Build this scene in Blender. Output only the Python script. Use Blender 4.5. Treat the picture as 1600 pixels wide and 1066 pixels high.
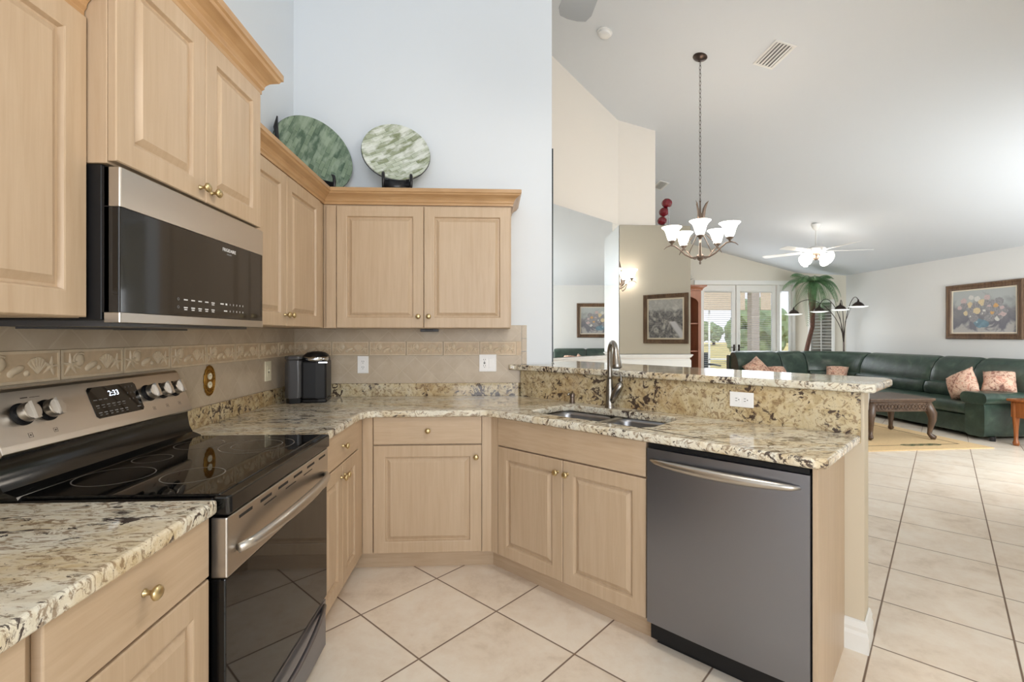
import bpy, bmesh, math, random
from math import sin, cos, pi, radians, sqrt, atan2
from mathutils import Vector, Matrix
from mathutils.geometry import tessellate_polygon
random.seed(7)
S = bpy.context.scene
COL = S.collection
for o in list(bpy.data.objects):
    bpy.data.objects.remove(o)

# ------------------------------------------------------------ camera
cam = bpy.data.cameras.new('camera'); cam.sensor_width = 36; cam.lens = 36 * 740 / 1600
cam.shift_y = -0.0058; cam.clip_start = .02; cam.clip_end = 300
co = bpy.data.objects.new('camera', cam); COL.objects.link(co)
co.location = (1.337, -3.286, 1.33); co.rotation_euler = (pi / 2, 0, -.0459)
S.camera = co
# ------------------------------------------------------------ colour, sky, lights
S.view_settings.view_transform = 'Standard'; S.view_settings.look = 'None'
S.view_settings.gamma = 1; S.view_settings.use_curve_mapping = False
S.view_settings.exposure = -0.13
S.cycles.max_bounces = 8; S.cycles.diffuse_bounces = 5; S.cycles.glossy_bounces = 5
S.cycles.transmission_bounces = 6; S.cycles.transparent_max_bounces = 12
S.cycles.caustics_reflective = False; S.cycles.caustics_refractive = False
S.cycles.sample_clamp_indirect = 6; S.cycles.use_denoising = True
W = bpy.data.worlds.new('sky'); S.world = W; W.use_nodes = True
wn = W.node_tree.nodes; wl = W.node_tree.links
bg = wn['Background']; tc = wn.new('ShaderNodeTexCoord'); sx = wn.new('ShaderNodeSeparateXYZ')
cr = wn.new('ShaderNodeValToRGB'); cr.color_ramp.elements[0].position = .0
cr.color_ramp.elements[0].color = (.93, .95, 1, 1); cr.color_ramp.elements[1].position = .6
cr.color_ramp.elements[1].color = (.55, .72, 1, 1)
wl.new(tc.outputs['Generated'], sx.inputs[0]); wl.new(sx.outputs[2], cr.inputs[0]); wl.new(cr.outputs[0], bg.inputs[0])
bg.inputs[1].default_value = 1.4

def light(name, kind, loc, energy, col=(1, 1, 1), size=None, sizey=None, rot=None, look=None, rad=None):
    l = bpy.data.lights.new(name, kind); l.energy = energy; l.color = col
    if kind == 'AREA':
        l.shape = 'RECTANGLE'; l.size = size; l.size_y = sizey or size
    if rad is not None: l.shadow_soft_size = rad
    o = bpy.data.objects.new(name, l); COL.objects.link(o); o.location = loc
    if rot: o.rotation_euler = rot
    if look is not None:
        o.rotation_euler = (Vector(look) - Vector(loc)).to_track_quat('-Z', 'Y').to_euler()
    return o
sun = light('sun', 'SUN', (0, -20, 30), 3.6, (1, .95, .85), rot=(radians(48), 0, radians(-25)))
sun.data.angle = radians(2)
# added fill for made-up windows out of view, plus daylight at the garden doors
light('added_fill_behind', 'AREA', (2.0, -6.35, 1.75), 125, (.93, .96, 1), 2.8, 2.3, look=(2.2, 0, 1.9))
light('added_fill_side', 'AREA', (7.1, -.24, 1.5), 160, (.93, .97, 1), 2.2, 1.4, look=(6.8, 5, 2.2))
for gx, gw in ((6.35, .62), (7.21, .70), (7.86, .20)):
    light('daylight_garden_door', 'AREA', (gx, 6.86, 1.28), 26 * gw, (.93, .97, 1), gw, 2.0, rot=(-pi / 2, 0, 0))
# point light added to brighten the kitchen, without any fixture
light('added_kitchen_fill', 'POINT', (1.75, -2.05, 2.52), 40, (1, .90, .78), rad=.14)

# ------------------------------------------------------------ node helper
class NT:
    def __init__(s, name):
        s.m = bpy.data.materials.new(name); s.m.use_nodes = True
        s.t = s.m.node_tree; s.b = s.t.nodes['Principled BSDF']
    def n(s, kind, **kw):
        x = s.t.nodes.new('ShaderNode' + kind)
        for k, v in kw.items():
            if k.startswith('i_'):
                x.inputs[k[2:].replace('_', ' ')].default_value = v
            else: setattr(x, k, v)
        return x
    def l(s, a, b): s.t.links.new(a, b)
    def pos(s): return s.n('NewGeometry').outputs['Position']
    def obj(s): return s.n('TexCoord').outputs['Object']
    def mp(s, vec, scale=(1, 1, 1), rot=(0, 0, 0), loc=(0, 0, 0)):
        x = s.n('Mapping'); x.inputs['Scale'].default_value = scale; x.inputs['Rotation'].default_value = rot
        x.inputs['Location'].default_value = loc; s.l(vec, x.inputs[0]); return x.outputs[0]
    def noise(s, vec, scale, detail=3, rough=.55, dist=0):
        x = s.n('TexNoise'); x.inputs['Scale'].default_value = scale; x.inputs['Detail'].default_value = detail
        x.inputs['Roughness'].default_value = rough; x.inputs['Distortion'].default_value = dist
        s.l(vec, x.inputs['Vector']); return x.outputs['Fac']
    def ramp(s, fac, stops, interp='LINEAR'):
        x = s.n('ValToRGB'); c = x.color_ramp; c.interpolation = interp
        while len(c.elements) < len(stops): c.elements.new(.5)
        for e, (p, col) in zip(c.elements, stops):
            e.position = p; e.color = (*col, 1) if len(col) == 3 else col
        s.l(fac, x.inputs[0]); return x.outputs[0]
    def mix(s, fac, a, b, mode='MIX'):
        x = s.n('MixRGB', blend_type=mode)
        for i, v in ((0, fac), (1, a), (2, b)):
            if hasattr(v, 'links') or hasattr(v, 'is_linked'): s.l(v, x.inputs[i])
            else: x.inputs[i].default_value = v if i == 0 else (*v, 1)
        return x.outputs[0]
    def math(s, op, a, b=None, c=None):
        x = s.n('Math', operation=op)
        for i, v in enumerate((a, b, c)):
            if v is None: continue
            if hasattr(v, 'is_linked'): s.l(v, x.inputs[i])
            else: x.inputs[i].default_value = v
        return x.outputs[0]
    def bump(s, h, strength=.3, dist=.002):
        x = s.n('Bump'); x.inputs['Strength'].default_value = strength; x.inputs['Distance'].default_value = dist
        s.l(h, x.inputs['Height']); s.l(x.outputs[0], s.b.inputs['Normal'])
    def setb(s, col=None, rough=None, metal=None, spec=None, coat=None):
        if col is not None:
            if hasattr(col, 'is_linked'): s.l(col, s.b.inputs['Base Color'])
            else: s.b.inputs['Base Color'].default_value = (*col, 1)
        if rough is not None:
            if hasattr(rough, 'is_linked'): s.l(rough, s.b.inputs['Roughness'])
            else: s.b.inputs['Roughness'].default_value = rough
        if metal is not None: s.b.inputs['Metallic'].default_value = metal
        if spec is not None: s.b.inputs['Specular IOR Level'].default_value = spec
        if coat is not None: s.b.inputs['Coat Weight'].default_value = coat; s.b.inputs['Coat Roughness'].default_value = .08
        return s.m
def lin(r, g, b):
    f = lambda v: (v / 255 / 12.92) if v / 255 <= .04045 else ((v / 255 + .055) / 1.055) ** 2.4
    return (f(r), f(g), f(b))
def simple(name, col, rough=.5, metal=0, spec=None, coat=None, nz=None):
    t = NT(name)
    if nz:   # slight mottling so no surface is perfectly flat in colour
        f = t.noise(t.obj(), nz[0], 4)
        c2 = tuple(max(0, v * (1 - nz[1])) for v in col); c3 = tuple(min(1, v * (1 + nz[1])) for v in col)
        col = t.ramp(f, [(.3, c2), (.7, c3)])
    return t.setb(col, rough, metal, spec, coat)
def emit(name, col, strength):
    t = NT(name); t.b.inputs['Base Color'].default_value = (*col, 1)
    t.b.inputs['Emission Color'].default_value = (*col, 1); t.b.inputs['Emission Strength'].default_value = strength
    t.b.inputs['Roughness'].default_value = .4
    return t.m

M = {}
def paint(name, col, r=.6):
    t = NT(name); f = t.noise(t.pos(), 160, 2)
    t.bump(f, .08, .0008); return t.setb(col, r, spec=.3)
M['paint_kitchen'] = paint('kitchen paint', lin(224, 230, 236))
M['paint_room'] = paint('warm paint', lin(225, 226, 225))
M['paint_ceiling'] = paint('ceiling paint', lin(213, 218, 223), .8)
M['paint_warm'] = paint('beige paint', lin(221, 216, 203))
M['paint_dining'] = paint('dining paint', lin(226, 221, 213))
M['paint_trim'] = simple('white trim', lin(238, 238, 234), .35)
M['paint_peninsula'] = paint('peninsula paint', lin(212, 200, 178))

def wood(name, c0, c1, c2, rough=.35, vert=True):
    t = NT(name); p = t.pos()
    v = t.mp(p, (22, 22, 1.3) if vert else (2.2, 2.2, 26))
    g = t.noise(v, 2.4, 5, .6, .4); b = t.noise(t.mp(p, (3, 3, .8)), 1.5, 2)
    g2 = t.noise(t.mp(p, (120, 120, 5)), 2.0, 2)
    c = t.ramp(t.math('ADD', t.math('MULTIPLY', g, .6), t.math('MULTIPLY', b, .4)), [(.34, c0), (.5, c1), (.68, c2)])
    c = t.mix(t.math('MULTIPLY', g2, .10), c, c0)
    return t.setb(c, rough, spec=.4)
M['wood'] = wood('light maple', lin(182, 158, 130), lin(190, 167, 140), lin(198, 176, 150), .38)
M['wood_drawer'] = wood('light maple drawer', lin(182, 158, 130), lin(190, 167, 140), lin(198, 176, 150), .38, False)
M['dark_wood'] = wood('carved dark wood', lin(62, 46, 36), lin(84, 66, 52), lin(108, 86, 68), .35)
M['cherry'] = wood('cherry wood', lin(146, 94, 68), lin(168, 112, 84), lin(188, 132, 104), .35)
M['frame_wood'] = wood('picture frame wood', lin(72, 54, 40), lin(106, 82, 62), lin(138, 112, 86), .4)
M['orange_wood'] = wood('honey wood', lin(120, 66, 30), lin(150, 88, 46), lin(170, 104, 58), .3)

M['wood_crown'] = wood('crown maple', lin(172, 136, 96), lin(184, 148, 107), lin(194, 160, 120), .3, False)
def granite(name, kind):
    t = NT(name)
    if kind == 'top': p = t.mp(t.pos(), (.62, 1.5, 1), (0, 0, .32))     # veins drift along the slab
    else: p = t.mp(t.pos(), (1, 1, 1))
    big = t.noise(p, 2.6, 3, .55, .8); mid = t.noise(t.mp(p, loc=(3, 7, 1)), 13, 5, .65, 1.0)
    fine = t.noise(t.mp(p, loc=(9, 2, 5)), 60, 4, .7, .6); strk = t.noise(t.mp(p, loc=(2, 8, 3)), 30, 5, .7, 1.6)
    if kind == 'top':
        base = t.ramp(mid, [(.32, lin(168, 150, 122)), (.42, lin(206, 194, 168)), (.52, lin(226, 221, 204)), (.64, lin(214, 212, 200)), (.78, lin(176, 172, 156))])
        tint = t.ramp(big, [(.36, lin(200, 172, 122)), (.46, lin(224, 210, 180)), (.54, lin(230, 226, 212)), (.66, lin(206, 202, 184))])
    else:
        base = t.ramp(mid, [(.32, lin(132, 110, 80)), (.43, lin(180, 160, 122)), (.53, lin(208, 194, 162)), (.66, lin(208, 200, 176)), (.8, lin(166, 156, 132))])
        tint = t.ramp(big, [(.32, lin(172, 138, 88)), (.46, lin(194, 174, 132)), (.66, lin(196, 186, 158))])
    c = t.mix(.5, base, tint)
    br = t.ramp(strk, [(.41, (1, 1, 1)), (.48, (0, 0, 0))]); c = t.mix(t.math('MULTIPLY', br, .74), c, lin(126, 100, 72))
    spk = t.ramp(fine, [(.35, (1, 1, 1)), (.40, (0, 0, 0))]); c = t.mix(t.math('MULTIPLY', spk, .6), c, lin(92, 74, 60))
    vor = t.noise(t.mp(p, loc=(4, 4, 2)), 19, 5, .66, 1.6)
    mask = t.ramp(t.noise(t.mp(p, loc=(6, 1, 9)), 5.0, 2, .5, .6), [(.36, (0, 0, 0)), (.60, (1, 1, 1))])
    dk = t.ramp(t.math('SUBTRACT', vor, t.math('MULTIPLY', mask, .135 if kind == 'top' else .15)), [(.322, (1, 1, 1)), (.348, (0, 0, 0))])
    c = t.mix(t.math('MULTIPLY', dk, .92), c, lin(54, 40, 40))
    return t.setb(c, .07, spec=.55)
M['granite'] = granite('speckled granite', 'top')
M['granite_v'] = granite('shaded granite', 'side')  # same stone: look of lit tops and shaded uprights put into the colours

def floor_tile():
    t = NT('beige floor tile'); p = t.pos(); s = t.n('SeparateXYZ'); t.l(p, s.inputs[0])
    x, y = s.outputs[0], s.outputs[1]; P = .4545
    a = t.math('DIVIDE', t.math('SUBTRACT', t.math('MULTIPLY', t.math('ADD', x, y), .70711), .255), P)
    b = t.math('DIVIDE', t.math('SUBTRACT', t.math('MULTIPLY', t.math('SUBTRACT', x, y), .70711), 1.222), P)
    def edge(v):
        f = t.math('FRACT', v); return t.math('MINIMUM', f, t.math('SUBTRACT', 1.0, f))
    e = t.math('MINIMUM', edge(a), edge(b))
    grout = t.ramp(e, [(.0065, (1, 1, 1)), (.0105, (0, 0, 0))])
    cb = t.n('CombineXYZ'); t.l(t.math('FLOOR', a), cb.inputs[0]); t.l(t.math('FLOOR', b), cb.inputs[1])
    wnz = t.n('TexWhiteNoise'); t.l(cb.outputs[0], wnz.inputs['Vector'])
    off = t.n('VectorMath', operation='MULTIPLY'); t.l(wnz.outputs['Color'], off.inputs[0]); off.inputs[1].default_value = (7, 7, 7)
    ad = t.n('VectorMath', operation='ADD'); t.l(p, ad.inputs[0]); t.l(off.outputs[0], ad.inputs[1])
    n1 = t.noise(ad.outputs[0], 3.4, 6, .62, .5); n2 = t.noise(ad.outputs[0], 16, 4, .7)
    c = t.ramp(t.math('ADD', t.math('MULTIPLY', n1, .7), t.math('MULTIPLY', n2, .3)),
               [(.34, lin(224, 208, 188)), (.46, lin(240, 226, 208)), (.6, lin(247, 237, 222)), (.75, lin(242, 228, 206))])
    c = t.mix(t.math('MULTIPLY', wnz.outputs['Value'], .10), c, lin(208, 192, 172))
    c = t.mix(grout, c, lin(128, 108, 92))
    t.bump(t.math('SUBTRACT', 1.0, grout), .35, .0015)
    r = t.ramp(grout, [(0, (.22, .22, .22)), (1, (.8, .8, .8))])
    return t.setb(c, r, spec=.4)
M['floor_tile'] = floor_tile()

def backsplash():
    t = NT('diagonal tile'); s = t.n('SeparateXYZ'); t.l(t.pos(), s.inputs[0])
    u = t.math('ADD', s.outputs[0], s.outputs[1]); z = s.outputs[2]; P = .128
    a = t.math('DIVIDE', t.math('MULTIPLY', t.math('ADD', u, z), .70711), P)
    b = t.math('DIVIDE', t.math('MULTIPLY', t.math('SUBTRACT', u, z), .70711), P)
    def edge(v):
        f = t.math('FRACT', v); return t.math('MINIMUM', f, t.math('SUBTRACT', 1.0, f))
    g = t.ramp(t.math('MINIMUM', edge(a), edge(b)), [(.012, (1, 1, 1)), (.03, (0, 0, 0))])
    cb = t.n('CombineXYZ'); t.l(t.math('FLOOR', a), cb.inputs[0]); t.l(t.math('FLOOR', b), cb.inputs[1])
    w = t.n('TexWhiteNoise'); t.l(cb.outputs[0], w.inputs['Vector'])
    n1 = t.noise(t.pos(), 9, 5, .6, .5)
    c = t.ramp(n1, [(.3, lin(182, 166, 144)), (.55, lin(194, 180, 160)), (.75, lin(202, 190, 172))])
    c = t.mix(t.math('MULTIPLY', w.outputs['Value'], .35), c, lin(172, 156, 136))
    c = t.mix(t.math('MULTIPLY', g, .35), c, lin(206, 194, 176))
    t.bump(t.math('SUBTRACT', 1.0, g), .3, .001)
    return t.setb(c, .35, spec=.4)
M['backsplash'] = backsplash()
M['border_tile'] = simple('shell border tile', lin(198, 176, 147), .45, nz=(30, .10))
M['border_relief'] = simple('shell relief', lin(212, 195, 169), .45, nz=(30, .08))
M['grout'] = simple('grout', lin(176, 160, 136), .8)

def steel(name, col, rough=.28, horiz=True):
    t = NT(name); v = t.mp(t.pos(), (1, 1, 400) if horiz else (400, 400, 1))
    f = t.noise(v, 1.2, 2); t.bump(f, .05, .0004)
    t.b.inputs['Anisotropic'].default_value = .4
    return t.setb(col, rough, 1.0)
M['steel'] = steel('brushed steel', lin(190, 184, 176), .30)
M['steel_dw'] = steel('brushed steel door', lin(140, 142, 150), .34, False)
M['steel_sink'] = steel('sink steel', lin(150, 150, 152), .28)
M['nickel'] = simple('brushed nickel', lin(150, 146, 140), .25, 1.0)
M['brass'] = simple('brushed brass', lin(200, 180, 136), .3, 1.0)
M['gold'] = simple('antique gold', lin(168, 128, 62), .3, 1.0)
M['chrome'] = simple('chrome', lin(214, 216, 220), .08, 1.0)
M['black_plastic'] = simple('black plastic', (.010, .010, .011), .4, spec=.25)
M['black_enamel'] = simple('black enamel', (.006, .006, .006), .12)
M['black_glass'] = simple('black glass', (.004, .004, .004), .03, spec=.42)
M['micro_glass'] = simple('microwave glass', (.014, .013, .012), .06, spec=.55)
M['charcoal'] = simple('charcoal plastic', lin(70, 70, 72), .28)
M['ring'] = simple('burner ring print', lin(128, 124, 118), .25)
M['white_print'] = simple('white print', lin(226, 226, 226), .5)
M['grey_print'] = simple('grey print', lin(132, 132, 132), .5)
M['dark_print'] = simple('dark print', lin(70, 60, 54), .5)
M['clock'] = emit('clock digits', (.75, .85, 1), 2.6)
M['white_plastic'] = simple('white plastic', lin(240, 240, 240), .35)
M['ivory_plastic'] = simple('ivory plastic', lin(236, 230, 206), .4)
M['slot'] = simple('dark slot', (.01, .01, .01), .6)
M['white_metal'] = simple('white enamel', lin(228, 228, 226), .35)
M['grey_blade'] = simple('grey blade', lin(150, 157, 164), .45)
M['bronze'] = simple('antique bronze', lin(74, 64, 60), .32, .9)
M['pewter'] = simple('aged pewter', lin(122, 108, 98), .35, .85)
M['mirror'] = simple('mirror glass', (.965, .98, .97), .0, 1.0)
M['mirror_edge'] = simple('mirror edge', lin(26, 34, 42), .3)
M['leather'] = None
t = NT('green leather'); f = t.noise(t.pos(), 7, 5, .6, .6); g = t.noise(t.pos(), 240, 2)
c = t.ramp(f, [(.3, lin(36, 52, 46)), (.55, lin(52, 70, 60)), (.8, lin(80, 98, 82))])
t.bump(t.math('ADD', t.math('MULTIPLY', g, .15), f), .35, .012)
M['leather'] = t.setb(c, .30, spec=.5)
t = NT('patterned cushion'); f = t.noise(t.pos(), 14, 4, .6, 1.5)
c = t.ramp(f, [(.3, lin(96, 62, 58)), (.42, lin(176, 128, 110)), (.52, lin(224, 196, 172)), (.62, lin(200, 140, 120)), (.75, lin(150, 120, 104))])
M['cushion'] = t.setb(c, .8)
M['shade'] = emit('lit frosted glass', (1, .90, .78), 15)
M['shade_dim'] = emit('lit glass disc', (.96, 1, .93), 1.1)
M['leaf'] = simple('palm leaf', lin(98, 136, 92), .5, nz=(8, .35))
M['leaf2'] = simple('dark leaf', lin(44, 66, 40), .6, nz=(8, .3))
M['bark'] = simple('palm bark', lin(92, 62, 50), .8, nz=(30, .4))
M['red_glass'] = simple('red lacquer', lin(112, 18, 30), .12, spec=.6)
M['blind'] = simple('white slat', lin(236, 236, 232), .5)
t = NT('white slat vinyl'); df = t.n('BsdfDiffuse'); tl = t.n('BsdfTranslucent'); mx = t.n('MixShader')
for q in (df, tl): q.inputs['Color'].default_value = (.86, .86, .84, 1)
mx.inputs[0].default_value = .5; t.l(df.outputs[0], mx.inputs[1]); t.l(tl.outputs[0], mx.inputs[2]); t.l(mx.outputs[0], t.t.nodes['Material Output'].inputs[0]); M['blind'] = t.m
M['woven'] = simple('woven shade', lin(190, 172, 148), .8, nz=(60, .2))
M['stucco'] = simple('stucco', lin(158, 146, 134), .8)
M['lawn'] = simple('dry lawn', lin(206, 184, 118), .9, nz=(.8, .25))
M['tree'] = simple('tree leaves', lin(116, 132, 96), .8, nz=(1.5, .4))
M['pavers'] = simple('lanai floor', lin(196, 188, 176), .8)
t = NT('window glass'); tr = t.n('BsdfTransparent'); gl = t.n('BsdfGlossy'); gl.inputs['Roughness'].default_value = 0
mx = t.n('MixShader'); mx.inputs[0].default_value = .05; t.l(tr.outputs[0], mx.inputs[1]); t.l(gl.outputs[0], mx.inputs[2])
t.l(mx.outputs[0], t.t.nodes['Material Output'].inputs[0]); M['glass'] = t.m

# ------------------------------------------------------------ mesh helper
WL = {}
class MB:
    def __init__(s): s.v = []; s.f = []; s.m = []; s.X = Matrix.Identity(4); s.mi = 0
    def put(s, vs, fs, X=None):
        n = len(s.v); T = X if X is not None else s.X
        s.v += [T @ Vector(p) for p in vs]
        flip = T.to_3x3().determinant() < 0
        for f in fs:
            s.f.append([n + i for i in (reversed(f) if flip else f)]); s.m.append(s.mi)
        return s
    def box(s, x0, x1, y0, y1, z0, z1, X=None):
        if x0 > x1: x0, x1 = x1, x0
        if y0 > y1: y0, y1 = y1, y0
        if z0 > z1: z0, z1 = z1, z0
        return s.put([(x0, y0, z0), (x1, y0, z0), (x1, y1, z0), (x0, y1, z0), (x0, y0, z1), (x1, y0, z1), (x1, y1, z1), (x0, y1, z1)],
              [(0, 3, 2, 1), (4, 5, 6, 7), (0, 1, 5, 4), (1, 2, 6, 5), (2, 3, 7, 6), (3, 0, 4, 7)], X)
    def prism(s, poly, z0, z1, X=None, holes=()):
        """poly counter-clockwise in xy, holes any"""
        loops = [list(poly)] + [list(h) for h in holes]
        flat = [p for l in loops for p in l]; n = len(flat)
        tris = tessellate_polygon([[Vector((p[0], p[1], 0)) for p in l] for l in loops])
        vs = [(p[0], p[1], z0) for p in flat] + [(p[0], p[1], z1) for p in flat]; fs = []
        for a, b, c in tris:
            A, B, C = flat[a], flat[b], flat[c]
            cr_ = (B[0] - A[0]) * (C[1] - A[1]) - (B[1] - A[1]) * (C[0] - A[0])
            if abs(cr_) < 1e-12: continue
            if cr_ < 0: a, b, c = a, c, b
            fs.append((a + n, b + n, c + n)); fs.append((c, b, a))
        k = 0
        for li, l in enumerate(loops):
            ar = sum(l[i][0] * l[(i + 1) % len(l)][1] - l[(i + 1) % len(l)][0] * l[i][1] for i in range(len(l)))
            fwd = (ar > 0) == (li == 0)
            for i in range(len(l)):
                a, b = k + i, k + (i + 1) % len(l)
                if not fwd: a, b = b, a
                fs.append((a, b, b + n, a + n))
            k += len(l)
        return s.put(vs, fs, X)
    def lathe(s, prof, n=24, X=None, cap=True):
        """prof list of (r,z) bottom to top"""
        vs = []; fs = []
        for r, z in prof:
            for i in range(n):
                a = 2 * pi * i / n; vs.append((r * cos(a), r * sin(a), z))
        for j in range(len(prof) - 1):
            for i in range(n):
                a, b = j * n + i, j * n + (i + 1) % n
                fs.append((a, b, b + n, a + n))
        if cap:
            if prof[0][0] > 1e-5: fs.append(tuple(reversed(range(n))))
            if prof[-1][0] > 1e-5: fs.append(tuple(range((len(prof) - 1) * n, len(prof) * n)))
        return s.put(vs, fs, X)
    def tube(s, pts, r, n=10, X=None, up=None):
        pts = [Vector(p) for p in pts]; k = len(pts)
        rs = r if isinstance(r, (list, tuple)) else [r] * k
        vs = []; fs = []; prev = None
        for i, p in enumerate(pts):
            d = (pts[min(i + 1, k - 1)] - pts[max(i - 1, 0)]).normalized()
            if prev is None:
                a = d.cross(Vector(up) if up else (Vector((0, 0, 1)) if abs(d.z) < .9 else Vector((1, 0, 0)))).normalized()
            else: a = (prev - d * prev.dot(d)).normalized()
            prev = a; b = d.cross(a)
            ra, rb = rs[i] if isinstance(rs[i], (list, tuple)) else (rs[i], rs[i])
            for j in range(n):
                t_ = 2 * pi * j / n; vs.append(tuple(p + a * (ra * cos(t_)) + b * (rb * sin(t_))))
        for i in range(k - 1):
            for j in range(n):
                a, b = i * n + j, i * n + (j + 1) % n; fs.append((a, b, b + n, a + n))
        fs.append(tuple(reversed(range(n)))); fs.append(tuple(range((k - 1) * n, k * n)))
        return s.put(vs, fs, X)
    def ball(s, c, r, n=12, X=None, sc=(1, 1, 1)):
        T = (X if X is not None else s.X) @ Matrix.Translation(c) @ Matrix.Diagonal((*sc, 1))
        pr = [(r * sin(pi * j / (n // 2 + 2)), -r * cos(pi * j / (n // 2 + 2))) for j in range(n // 2 + 3)]
        pr[0] = (1e-6, -r); pr[-1] = (1e-6, r)
        return s.lathe(pr, n, T, cap=False)
    def sweep(s, prof, path, closed_prof=True, X=None, cap=True, norm=None):
        """prof points (u,z), u along the right-hand normal of the path in xy (mitred)"""
        P = [Vector((p[0], p[1])) for p in path]; k = len(P); n = len(prof); vs = []; fs = []
        for i in range(k):
            d0 = (P[i] - P[i - 1]).normalized() if i else None
            d1 = (P[i + 1] - P[i]).normalized() if i < k - 1 else None
            if d0 is None: d0 = d1
            if d1 is None: d1 = d0
            n0 = Vector((d0.y, -d0.x)); n1 = Vector((d1.y, -d1.x)); nn = (n0 + n1)
            nn = nn / max(.2, nn.dot(n0)) if nn.length > 1e-6 else n0
            if norm is not None and norm.get(i): nn = Vector(norm[i])
            for u, z in prof: vs.append((P[i].x + nn.x * u, P[i].y + nn.y * u, z))
        for i in range(k - 1):
            for j in range(n if closed_prof else n - 1):
                a, b = i * n + j, i * n + (j + 1) % n; fs.append((a, b, b + n, a + n))
        if cap and closed_prof:
            fs.append(tuple(range(n))); fs.append(tuple(reversed(range((k - 1) * n, k * n))))
        return s.put(vs, fs, X)
    def build(s, name, mat, parent=None, bevel=0, smooth=False, segs=2, kind=None, sub=0, weld=False):
        me = bpy.data.meshes.new(name)
        lo = Vector([min(v[i] for v in s.v) for i in range(3)]); hi = Vector([max(v[i] for v in s.v) for i in range(3)])
        c = (lo + hi) / 2
        if parent is None: c.z = lo.z
        me.from_pydata([tuple(v - c) for v in s.v], [], s.f); me.update()
        bm = bmesh.new(); bm.from_mesh(me)
        if weld: bmesh.ops.remove_doubles(bm, verts=bm.verts, dist=1e-5)
        bmesh.ops.recalc_face_normals(bm, faces=bm.faces)
        bm.to_mesh(me); bm.free()
        mats = mat if isinstance(mat, (list, tuple)) else [mat]
        for m_ in mats: me.materials.append(m_)
        if len(mats) > 1:
            for p, i in zip(me.polygons, s.m): p.material_index = i
        o = bpy.data.objects.new(name, me); COL.objects.link(o)
        if parent is not None:
            o.parent = parent; o.location = c - WL[parent.name]
        else: o.location = c
        WL[o.name] = c.copy()
        if bevel:
            b = o.modifiers.new('bevel', 'BEVEL'); b.width = bevel; b.segments = segs; b.limit_method = 'ANGLE'
            b.angle_limit = radians(35); b.harden_normals = False
        if sub:
            q = o.modifiers.new('sub', 'SUBSURF'); q.levels = sub; q.render_levels = sub
        if smooth:
            for p in me.polygons: p.use_smooth = True
            if smooth == 'auto':
                bm = bmesh.new(); bm.from_mesh(me)
                for e in bm.edges:
                    if len(e.link_faces) == 2 and e.calc_face_angle(0) > radians(38): e.smooth = False
                bm.to_mesh(me); bm.free()
        if kind: o['kind'] = kind
        return o
def thing(name, label, cat, loc, group=None):
    o = bpy.data.objects.new(name, None); COL.objects.link(o); o.empty_display_size = .1
    o.location = loc; WL[o.name] = Vector(loc); return tag(o, label, cat, group)
def tag(o, label, cat, group=None):
    o['label'] = label; o['category'] = cat
    if group: o['group'] = group
    return o
def struct(o): o['kind'] = 'structure'; return o
def frame(ox, oy, oz, ax, ay):
    """local a along the face, b up, c outwards"""
    a = Vector((ax, ay, 0)).normalized(); c = Vector((a.y, -a.x, 0))
    return Matrix(((a.x, 0, c.x, ox), (a.y, 0, c.y, oy), (0, 1, 0, oz), (0, 0, 0, 1)))
def text(s, body, size, X, thick=.0003, align='CENTER'):
    cu = bpy.data.curves.new('t', 'FONT'); cu.body = body; cu.size = size; cu.align_x = align; cu.align_y = 'CENTER'
    cu.extrude = thick; cu.resolution_u = 2
    ob = bpy.data.objects.new('t', cu); COL.objects.link(ob)
    bpy.context.view_layer.update()
    me = bpy.data.meshes.new_from_object(ob.evaluated_get(bpy.context.evaluated_depsgraph_get()))
    s.put([tuple(v.co) for v in me.vertices], [tuple(p.vertices) for p in me.polygons], X)
    bpy.data.objects.remove(ob); bpy.data.curves.remove(cu); bpy.data.meshes.remove(me)
def Tr(x, y, z): return Matrix.Translation((x, y, z))
def Rz(a): return Matrix.Rotation(a, 4, 'Z')
def Rx(a): return Matrix.Rotation(a, 4, 'X')
def Ry(a): return Matrix.Rotation(a, 4, 'Y')
def along(p, d):
    return Matrix.Translation(p) @ Vector(d).to_track_quat('Z', 'Y').to_matrix().to_4x4()

# peninsula frame: t along, w inwards
XP = 1.339; R2 = sqrt(.5)
def PT(t, w): return (XP + (t + w) * R2, -.63 + (w - t) * R2)
FP = frame(XP, -.63, 0, 1, -1)          # c is outwards = -w
def ceil_z(x): return 2.56 + .26 * (8.68 - x)
#@@STRUCT
# ------------------------------------------------------------ the shell
XR = 8.68; YF = 6.9; YB = -6.5
struct(MB().box(-.15, XR + .15, YB - .15, YF + .15, -.12, 0).build('floor', M['floor_tile']))
def wall_x(name, mat, x0, x1, ya, yb, zt, holes=()):
    """vertical wall in the yz plane"""
    X = Matrix(((0, 0, 1, 0), (1, 0, 0, 0), (0, 1, 0, 0), (0, 0, 0, 1)))
    return struct(MB().prism([(ya, 0), (yb, 0), (yb, zt), (ya, zt)], x0, x1, X, holes).build(name, mat))
# sloping ceiling
m = MB(); X = Matrix(((1, 0, 0, 0), (0, 0, 1, 0), (0, 1, 0, 0), (0, 0, 0, 1)))
m.prism([(-.15, ceil_z(-.15)), (XR + .15, ceil_z(XR + .15)), (XR + .15, ceil_z(XR + .15) + .12), (-.15, ceil_z(-.15) + .12)], YB - .15, YF + .15, X)
struct(m.build('ceiling', M['paint_ceiling']))
wall_x('wall_left', M['paint_kitchen'], -.15, 0, YB, .4, ceil_z(-.15))
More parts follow.
